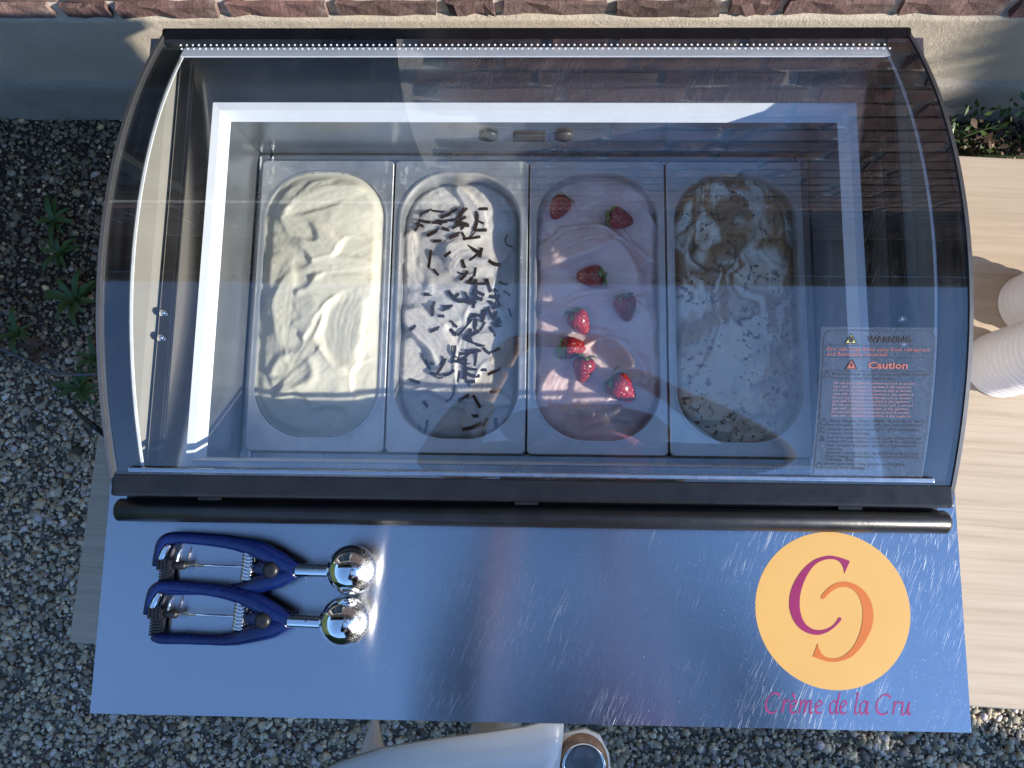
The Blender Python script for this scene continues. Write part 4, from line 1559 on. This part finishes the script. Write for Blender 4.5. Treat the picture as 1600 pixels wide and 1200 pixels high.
def scoop_parts(root):
    o_ = root.location

    def pt(px_, py_, h):
        p_ = at(px_, py_, DZ + h)
        return (p_.x - o_.x, p_.y - o_.y, DZ + h - o_.z)
    k = .00068
    # the two arms of the spring handle
    up_pts = [(466, 890, .0185), (438, 877, .0185), (405, 859, .0175), (365, 848, .0155), (315, 842, .0135), (272, 840, .0125), (255, 846, .0125), (248, 862, .0125), (243, 884, .0115)]
    V_, F_ = sweep([pt(*p_) for p_ in up_pts], [11 * k, 14 * k, 14 * k, 11 * k, 9.5 * k, 9 * k, 8.5 * k, 7 * k, 5.5 * k], 14, .85)
    pyd('upper_grip', V_, F_, 'scoop_blue', root, True)
    lo_pts = [(462, 892, .0175), (436, 902, .0165), (408, 911, .0145), (378, 920, .0125), (340, 922, .0105), (300, 921, .0100), (266, 921, .0100), (253, 918, .0095)]
    V_, F_ = sweep([pt(*p_) for p_ in lo_pts], [11 * k, 16 * k, 14 * k, 10 * k, 8 * k, 8.5 * k, 8.5 * k, 6 * k], 14, .85)
    pyd('lower_grip', V_, F_, 'scoop_blue', root, True)
    # hub plate joining the arms
    V_, F_ = sweep([pt(395, 888, .014), pt(425, 889, .016), pt(455, 890, .018), pt(478, 891, .019)], [5 * k, 18 * k, 14 * k, 9 * k], 14, .62)
    pyd('grip_hub', V_, F_, 'scoop_blue', root, True)
    # neck and bowl
    V_, F_ = sweep([pt(464, 890.5, .0195), pt(517, 892, .0215)], [.0066, .0066], 20, sub=1)
    pyd('neck', V_, F_, 'chrome', root, False)
    for p_ in root.children[-1].data.polygons:
        p_.use_smooth = len(p_.vertices) == 4
    V_, F_ = lathe([(.0011, 0), (.0011, .001), (0, .0014)], 10)
    c = pt(490, 890, .0265)
    pyd('rivet', [(a + c[0], b + c[1], d + c[2]) for a, b, d in V_], F_, 'chrome', root, True)
    b = bmesh.new(); bmesh.ops.create_uvsphere(b, u_segments=48, v_segments=32, radius=.0252)
    bw = bm_obj('bowl', b, 'bowl', root, True)
    bw.location = pt(549, 890, .0254)
    # rod, spring, rack block
    V_, F_ = sweep([pt(275, 882, .0125), pt(424, 887, .0155)], [.0014, .0014], 10, sub=1)
    pyd('rod', V_, F_, 'chrome', root, True)
    a_, b_ = Vector(pt(391, 863, .0135)), Vector(pt(386, 907, .0125))
    ax = (b_ - a_); ln = ax.length; ax.normalize()
    s_ = ax.cross(Vector((0, 0, 1))).normalized(); u_ = s_.cross(ax)
    turns = 8
    pts_ = [a_ + ax * (ln * i / (turns * 10)) + (s_ * math.cos(i / 10 * 2 * math.pi) + u_ * math.sin(i / 10 * 2 * math.pi)) * .0060 for i in range(turns * 10 + 1)]
    V_, F_ = sweep(pts_, .0019, 7, sub=1)
    pyd('spring', V_, F_, 'chrome', root, True)
    V_, F_ = lathe([(.0080, -.004), (.0082, .003), (.0070, .0055), (.0030, .0062), (0, .0058)], 22)
    c = pt(424, 890, .0225)
    pyd('pivot_knob', [(x_ + c[0], y_ + c[1], z_ + c[2]) for x_, y_, z_ in V_], F_, 'scoop_black', root, True)
    c = pt(254, 882, .0115)
    bb = bmesh.new()
    bx(bb, c[0] - .004, c[0] + .012, c[1] - .0045, c[1] + .0045, c[2] - .004, c[2] + .005, .0015)
    for q_ in range(4):
        bx(bb, c[0] - .0035 + q_ * .0038, c[0] - .0017 + q_ * .0038, c[1] - .0052, c[1] + .0052, c[2] + .0035, c[2] + .0062)
    bm_obj('slide_block', bb, 'scoop_black', root)
    c2 = pt(286, 883, .0122)
    V_, F_ = sweep([(c2[0] - .012, c2[1], c2[2]), (c2[0] + .002, c2[1], c2[2]), (c2[0] + .004, c2[1], c2[2])], [.0042, .0046, .0026], 14, sub=1)
    pyd('slide_collar', V_, F_, 'scoop_black', root, True)
    # toothed rack under the block, bright cap plate at the end
    bb = bmesh.new()
    r0 = pt(259, 888, .0085); r1 = pt(255, 915, .0085)
    for q_ in range(7):
        y_ = r0[1] + (r1[1] - r0[1]) * q_ / 6
        bx(bb, r0[0] - .0055, r0[0] + .0055, y_ - .0010, y_ + .0010, r0[2] - .003, r0[2] + .0035)
    bx(bb, r0[0] - .0035, r0[0] + .0075, r1[1] - .001, r0[1] + .001, r0[2] - .0045, r0[2] + .0015)
    bm_obj('rack', bb, 'scoop_black', root)
    V_, F_ = sweep([pt(250, 876, .0145), pt(257, 862, .0155), pt(264, 851, .0155)], [.0030, .0038, .0024], 10, .5)
    pyd('end_plate', V_, F_, 'chrome', root, True)
    V_, F_ = sweep([pt(276, 880, .013), pt(279, 866, .0135), pt(284, 858, .013)], [.0016, .0014, .0008], 8)
    pyd('catch', V_, F_, 'chrome', root, True)


c0 = at(549, 890, DZ + .025)
sc1 = empty('ice_cream_scoop', (c0.x, c0.y, SZ))
scoop_parts(sc1)
tag(sc1, 'blue handled chrome ice cream scoop lying closer to the black handle tube', 'scoop', 'blue ice cream scoops')
c1 = at(537.5, 971, DZ + .025)
sc2 = sc1.copy(); COL.objects.link(sc2)
sc2.location = (c1.x, c1.y, SZ); sc2.rotation_euler = (0, 0, rad(-.6))
sc2['label'] = 'blue handled chrome ice cream scoop lying nearer the front edge of the steel top'
for ch in list(sc1.children):
    d_ = ch.copy(); COL.objects.link(d_); d_.parent = sc2

# ================================================================== CUPS
CR = .0445
prof = [(CR - .0008, .0), (CR + .0020, .0006), (CR + .0028, .0022), (CR + .0018, .0038), (CR - .0006, .0046), (CR - .0042, .058), (CR - .0050, .060), (CR - .0060, .0595), (CR - .0062, .058), (CR - .0022, .0042), (CR - .0008, .0)]
CV, CF = lathe(prof, 56)
nb = len(CV); CV = list(CV) + [(0, 0, .0565)]
ringi = 8
CF = list(CF) + [(ringi * 56 + k, ringi * 56 + (k + 1) % 56, nb) for k in range(56)]
cup_me = bpy.data.meshes.new('cup'); cup_me.from_pydata(CV, [], CF); cup_me.update(); cup_me.materials.append(MATS['paper_cup'])
cup_me.polygons.foreach_set('use_smooth', [True] * len(cup_me.polygons))
ordw = ['lowest', 'second', 'third', 'fourth', 'fifth', 'sixth', 'seventh', 'eighth', 'ninth', 'tenth', 'eleventh', 'twelfth', 'thirteenth', 'fourteenth', 'fifteenth', 'sixteenth']
for si, (px_, py_, desc) in enumerate(((1558, 571, 'near'), (1610, 478, 'far'))):
    c = at(px_, py_, TZ)
    for k in range(16):
        o = bpy.data.objects.new('paper_cup', cup_me); COL.objects.link(o)
        o.location = (c.x + random.uniform(-.0006, .0006), c.y + random.uniform(-.0006, .0006), TZ + .0004 + k * .0118)
        lab = ('lowest white paper cup' if k == 0 else ordw[k] + ' white paper cup from the bottom') + (' in the larger stack near the freezer' if si == 0 else ' in the stack at the right edge behind')
        tag(o, lab, 'cup', 'stacked white paper cups')

# ================================================================== CABLES
pts_ = [at(-60, 520, .02), at(0, 545, .02), at(40, 562, .03), at(75, 578, .05), at(105, 584, .07), at(140, 585, .05), at(165, 580, .02)]
V, F = sweep(pts_, .0034, 8)
o = pyd('cable', V, F, 'cable_grey', None, True)
tag(o, 'thin grey cable lying across the gravel among the weeds', 'cable')
pts_ = [at(114, 634, .012), at(122, 645, .25), at(140, 660, TZ + .012), at(160, 676, TZ + .010), at(182, 693, TZ + .014), at(215, 712, TZ + .04)]
V, F = sweep(pts_, .0042, 10)
o = pyd('power_cord', V, F, 'cable_black', None, True)
tag(o, 'black power cord running over the left table edge to the freezer', 'cord')

# ================================================================== WHITE SHELL IN FRONT
SHZ = .80
wroot = empty('white_moulded_shell', (at(740, 1190, 0).x, at(740, 1190, 0).y, 0))  # unidentified white object, built as a generic shell
wo = wroot.location


def loft(name, secs, material, parent, n=20):
    """secs: list of (center, half width vector, dome height)"""
    vs, fs = [], []
    for c, wv, hgt in secs:
        for i in range(n + 1):
            t = i / n * 2 - 1
            zz = hgt * (1 - abs(t) ** 2.6)
            vs.append(Vector(c) + Vector(wv) * t + Vector((0, 0, zz)) - wo)
    m_ = n + 1
    for j in range(len(secs) - 1):
        for i in range(n):
            fs.append((j * m_ + i, j * m_ + i + 1, (j + 1) * m_ + i + 1, (j + 1) * m_ + i))
    top_n = len(vs)
    vs += [v_ - Vector((0, 0, .012)) for v_ in vs]
    fs += [tuple(i + top_n for i in reversed(f_)) for f_ in list(fs)]
    J = len(secs) - 1
    edge = [i for i in range(m_)] + [j * m_ + n for j in range(1, J + 1)] + [J * m_ + i for i in range(n - 1, -1, -1)] + [j * m_ for j in range(J - 1, 0, -1)]
    for a, b in zip(edge, edge[1:] + edge[:1]):
        fs.append((a, a + top_n, b + top_n, b))
    return pyd(name, vs, fs, material, parent, True)


secs = []
E_ = [(470, 1222), (530, 1192), (600, 1170), (680, 1157), (760, 1147), (820, 1138), (850, 1130), (882, 1122)]
for i, (x_, y_) in enumerate(E_):
    a_ = at(x_, y_, SHZ - .01 - .02 * (i < 2)); b_ = at(x_ + (-30 + i * 2 if i < 6 else (-14 if i == 6 else -24)), min(1330, y_ + 130 + 8 * i), SHZ - .03)
    secs.append(((a_ + b_) / 2, (b_ - a_) / 2, .026))
loft('front_shell', secs, 'white_shell', wroot)
# pod with the round gauge
gp = at(912, 1196, SHZ + .004)
V, F = lathe([(.030, -.05), (.0320, -.02), (.0315, -.004), (.030, .000), (.0265, .0015)], 40)
V = [(x_ * 1.0 + gp.x - wo.x, y_ + gp.y - wo.y, z_ + gp.z) for x_, y_, z_ in V]
podS = []
for x_, y_, w_ in ((846, 1160, .010), (880, 1148, .024), (915, 1140, .034), (938, 1150, .036), (952, 1178, .034), (956, 1230, .030)):
    a_ = at(x_, y_, SHZ - .022); b_ = at(x_ - 30, y_ + 110, SHZ - .03)
    podS.append(((a_ + b_) / 2, (b_ - a_) / 2, .012))
loft('gauge_pod', podS, 'white_shell', wroot)
pyd('gauge_rim', V, F, 'rusty_ring', wroot, True)
V, F = lathe([(.0268, -.002), (.0272, .0045), (.0255, .0055), (.0238, .004)], 40)
pyd('chrome_bezel', [(x_ + gp.x - wo.x, y_ + gp.y - wo.y, z_ + gp.z) for x_, y_, z_ in V], F, 'chrome', wroot, True)
V, F = lathe([(.0240, .0030), (.018, .0046), (.009, .0055), (0, .0058)], 40)
pyd('gauge_glass', [(x_ + gp.x - wo.x, y_ + gp.y - wo.y, z_ + gp.z) for x_, y_, z_ in V], F, 'gauge_glass', wroot, True)
# upright fin at the left
fin = []
for (xl, yl_), (xr, yr), zz in (((583, 1110), (588, 1108), .62), ((577, 1135), (592, 1136), .64), ((569, 1155), (596, 1158), .66), ((562, 1178), (602, 1180), .68), ((558, 1205), (610, 1205), .69)):
    a_, b_ = at(xl, yl_, zz), at(xr, yr, zz)
    fin.append(((a_ + b_) / 2, (b_ - a_) / 2, .006))
loft('left_fin', fin, 'white_shell', wroot, 8)
# stem carrying the shell
sc_ = at(760, 1235, .70)
V, F = sweep([(sc_.x - wo.x, sc_.y - wo.y, .0), (sc_.x - wo.x, sc_.y - wo.y, .40), (sc_.x - wo.x, sc_.y - wo.y, .77)], [.05, .045, .04], 16)
pyd('column', V, F, 'white_shell', wroot, True)
tag(wroot, 'glossy white moulded shell with round gauge in front of the steel top', 'scooter')

# ================================================================== PHOTOGRAPHER (seen mirrored in glass and steel)
person = empty('person', (.12, -.78, 0))
po = person.location


def skin_mesh(name, nodes, edges, material, parent, sub=2):
    me = bpy.data.meshes.new(name)
    names = list(nodes)
    me.from_pydata([tuple(Vector(nodes[k][0]) - po) for k in names], [(names.index(a), names.index(b)) for a, b in edges], [])
    me.update()
    o = bpy.data.objects.new(name, me); COL.objects.link(o)
    md = o.modifiers.new('skin', 'SKIN'); md.use_smooth_shade = True
    for i, k in enumerate(names):
        rr_ = nodes[k][1]
        me.skin_vertices[0].data[i].radius = rr_ if isinstance(rr_, tuple) else (rr_, rr_)
    me.skin_vertices[0].data[0].use_root = True
    s2_ = o.modifiers.new('sub', 'SUBSURF'); s2_.levels = sub; s2_.render_levels = sub
    bpy.context.view_layer.update()
    me2 = bpy.data.meshes.new_from_object(o.evaluated_get(bpy.context.evaluated_depsgraph_get()))
    bpy.data.objects.remove(o)
    me2.name = name
    me2.materials.clear()
    return link(name, me2, material, parent, True)


J = {
    'pelvis': ((.12, -.74, 1.02), (.15, .11)), 'waist': ((.12, -.67, 1.19), (.14, .10)), 'chest': ((.12, -.54, 1.42), (.175, .115)), 'collar': ((.12, -.48, 1.57), (.10, .075)),
    'neck': ((.12, -.475, 1.645), .052), 'jaw': ((.12, -.46, 1.715), (.062, .07)), 'skull': ((.12, -.465, 1.795), (.075, .09)), 'crown': ((.12, -.475, 1.86), (.055, .065)),
    'shl': ((-.07, -.48, 1.55), .064), 'ell': ((-.15, -.37, 1.40), .044), 'wrl': ((-.060, -.135, 1.765), .027),
    'shr': ((.31, -.48, 1.55), .064), 'elr': ((.42, -.34, 1.43), .044), 'wrr': ((.180, -.125, 1.755), .027),
    'hipl': ((.02, -.76, .94), .09), 'knl': ((.01, -.75, .52), .062), 'anl': ((.0, -.82, .09), .042), 'tol': ((-.01, -.70, .035), .036),
    'hipr': ((.22, -.76, .94), .09), 'knr': ((.23, -.75, .52), .062), 'anr': ((.24, -.82, .09), .042), 'tor': ((.25, -.70, .035), .036),
}
ED = [('pelvis', 'waist'), ('waist', 'chest'), ('chest', 'collar'), ('collar', 'neck'), ('neck', 'jaw'), ('jaw', 'skull'), ('skull', 'crown'),
      ('collar', 'shl'), ('shl', 'ell'), ('ell', 'wrl'), ('collar', 'shr'), ('shr', 'elr'), ('elr', 'wrr'),
      ('pelvis', 'hipl'), ('hipl', 'knl'), ('knl', 'anl'), ('anl', 'tol'), ('pelvis', 'hipr'), ('hipr', 'knr'), ('knr', 'anr'), ('anr', 'tor')]
body = skin_mesh('body', J, ED, 'skin', person)


def grow(keys, f, extra=None, cut=None):
    d = {}
    for k in keys:
        p_, r0 = J[k]
        d[k] = (p_, tuple(a + f for a in r0) if isinstance(r0, tuple) else r0 + f)
    if cut:
        for k, v_ in cut.items():
            d[k] = v_
    return d


jk = grow(['chest', 'waist', 'pelvis', 'collar', 'shl', 'ell', 'shr', 'elr'], .016, cut={
    'cufl': ((-.09, -.215, 1.64), .039), 'cufr': ((.265, -.20, 1.645), .039)})
skin_mesh('jacket', jk, [('chest', 'waist'), ('waist', 'pelvis'), ('chest', 'collar'), ('collar', 'shl'), ('shl', 'ell'), ('ell', 'cufl'), ('collar', 'shr'), ('shr', 'elr'), ('elr', 'cufr')], 'jacket_navy', person)
tk = grow(['pelvis', 'hipl', 'knl', 'hipr', 'knr', 'anl', 'anr'], .014)
sh_ = grow(['anl', 'tol', 'anr', 'tor'], .012)
skin_mesh('shoe', {k: sh_[k] for k in ('anl', 'tol')}, [('anl', 'tol')], 'black_rubber', person)
skin_mesh('shoe', {k: sh_[k] for k in ('anr', 'tor')}, [('anr', 'tor')], 'black_rubber', person)
skin_mesh('trousers', tk, [('pelvis', 'hipl'), ('hipl', 'knl'), ('knl', 'anl'), ('pelvis', 'hipr'), ('hipr', 'knr'), ('knr', 'anr')], 'trousers_dark', person)
skin_mesh('scarf', {'a': ((.05, -.445, 1.615), .040), 'b': ((.12, -.39, 1.595), .044), 'c': ((.20, -.445, 1.615), .038), 'd': ((.16, -.365, 1.52), .042), 'e': ((.18, -.395, 1.38), .040), 'f': ((.19, -.48, 1.22), .036), 'g': ((.12, -.54, 1.64), .036)},
          [('a', 'b'), ('b', 'c'), ('b', 'd'), ('d', 'e'), ('e', 'f'), ('a', 'g'), ('g', 'c')], 'scarf_pink', person)
skin_mesh('hair', {'a': ((.12, -.49, 1.845), (.080, .095)), 'b': ((.12, -.535, 1.77), (.078, .06)), 'c': ((.12, -.565, 1.67), (.07, .045)), 'd': ((.12, -.445, 1.89), (.058, .052))}, [('a', 'b'), ('b', 'c'), ('a', 'd')], 'hair_brown', person)
skin_mesh('shade_hood', {'a': ((.12, -.47, 1.93), (.075, .10)), 'l': ((.02, -.47, 1.84), (.03, .09)), 'l2': ((.015, -.475, 1.72), (.03, .085)), 'l3': ((.06, -.49, 1.62), (.04, .07)), 'r': ((.22, -.47, 1.84), (.03, .09)), 'r2': ((.225, -.475, 1.72), (.03, .085)), 'r3': ((.18, -.49, 1.62), (.04, .07))},  # added so the mirrored face stays in shade
          [('a', 'l'), ('l', 'l2'), ('l2', 'l3'), ('a', 'r'), ('r', 'r2'), ('r2', 'r3')], 'jacket_navy', person)
HY = -.465 - po.y; HZ = .02
V, F = sweep([(0, HY + .082, 1.785), (0, HY + .105, 1.752), (0, HY + .085, 1.742)], [.008, .014, .010], 8)
pyd('nose', V, F, 'skin', person, True)
for s_ in (-1, 1):
    b = bmesh.new(); bmesh.ops.create_uvsphere(b, u_segments=12, v_segments=8, radius=.011)
    e_ = bm_obj('eye', b, 'print_white', person, True); e_.location = (s_ * .031, HY + .072, 1.782)
    V, F = sweep([(s_ * .080, HY, 1.740), (s_ * .086, HY - .005, 1.765), (s_ * .080, HY, 1.788)], [.006, .013, .008], 8, .6)
    pyd('ear', V, F, 'skin', person, True)
V, F = sweep([(-.022, HY + .078, 1.712), (0, HY + .086, 1.710), (.022, HY + .078, 1.712)], [.003, .006, .003], 8)
pyd('mouth', V, F, 'scarf_pink', person, True)
# hands gripping the phone by its short edges
PHZ = 1.853
for s_ in (-1, 1):
    wr = Vector((.06 + s_ * .120, -.13, 1.76))
    palm = Vector((.06 + s_ * .102, -.035, 1.812))
    nodes = {'w': (wr, .027), 'p': (palm, (.030, .018))}
    eds = [('w', 'p')]
    for q_ in range(4):
        base = palm + Vector((-s_ * .004, -.026 + q_ * .021, .028 - .004 * abs(q_ - 1.5)))
        mid = base + Vector((-s_ * .010, .004, .030 - .003 * abs(q_ - 1)))
        tip = mid + Vector((-s_ * .026, .004, .006))
        for nm_, pt_, r0 in (('b', base, .0095), ('m', mid, .0085), ('t', tip, .0075)):
            nodes[nm_ + str(q_)] = (pt_, r0)
        eds += [('p', 'b%d' % q_), ('b%d' % q_, 'm%d' % q_), ('m%d' % q_, 't%d' % q_)]
    nodes['h0'] = (palm + Vector((-s_ * .016, -.030, .008)), .011); nodes['h1'] = (palm + Vector((-s_ * .030, -.024, .022)), .0095)
    nodes['h2'] = (palm + Vector((-s_ * .036, -.006, .030)), .008)
    eds += [('p', 'h0'), ('h0', 'h1'), ('h1', 'h2')]
    skin_mesh('hand', nodes, eds, 'skin', person)
tag(person, 'person in a dark jacket and pink scarf holding a phone over the freezer', 'person')
ph = bm_obj('phone', bx(bmesh.new(), -.074, .074, -.0365, .0365, 0, .008, .0035, 3), 'phone_dark')
ph.location = (.06, -.004, 1.842); ph.rotation_euler = (PITCH, 0, 0)
tag(ph, 'dark smartphone held flat in both hands above the freezer', 'phone')
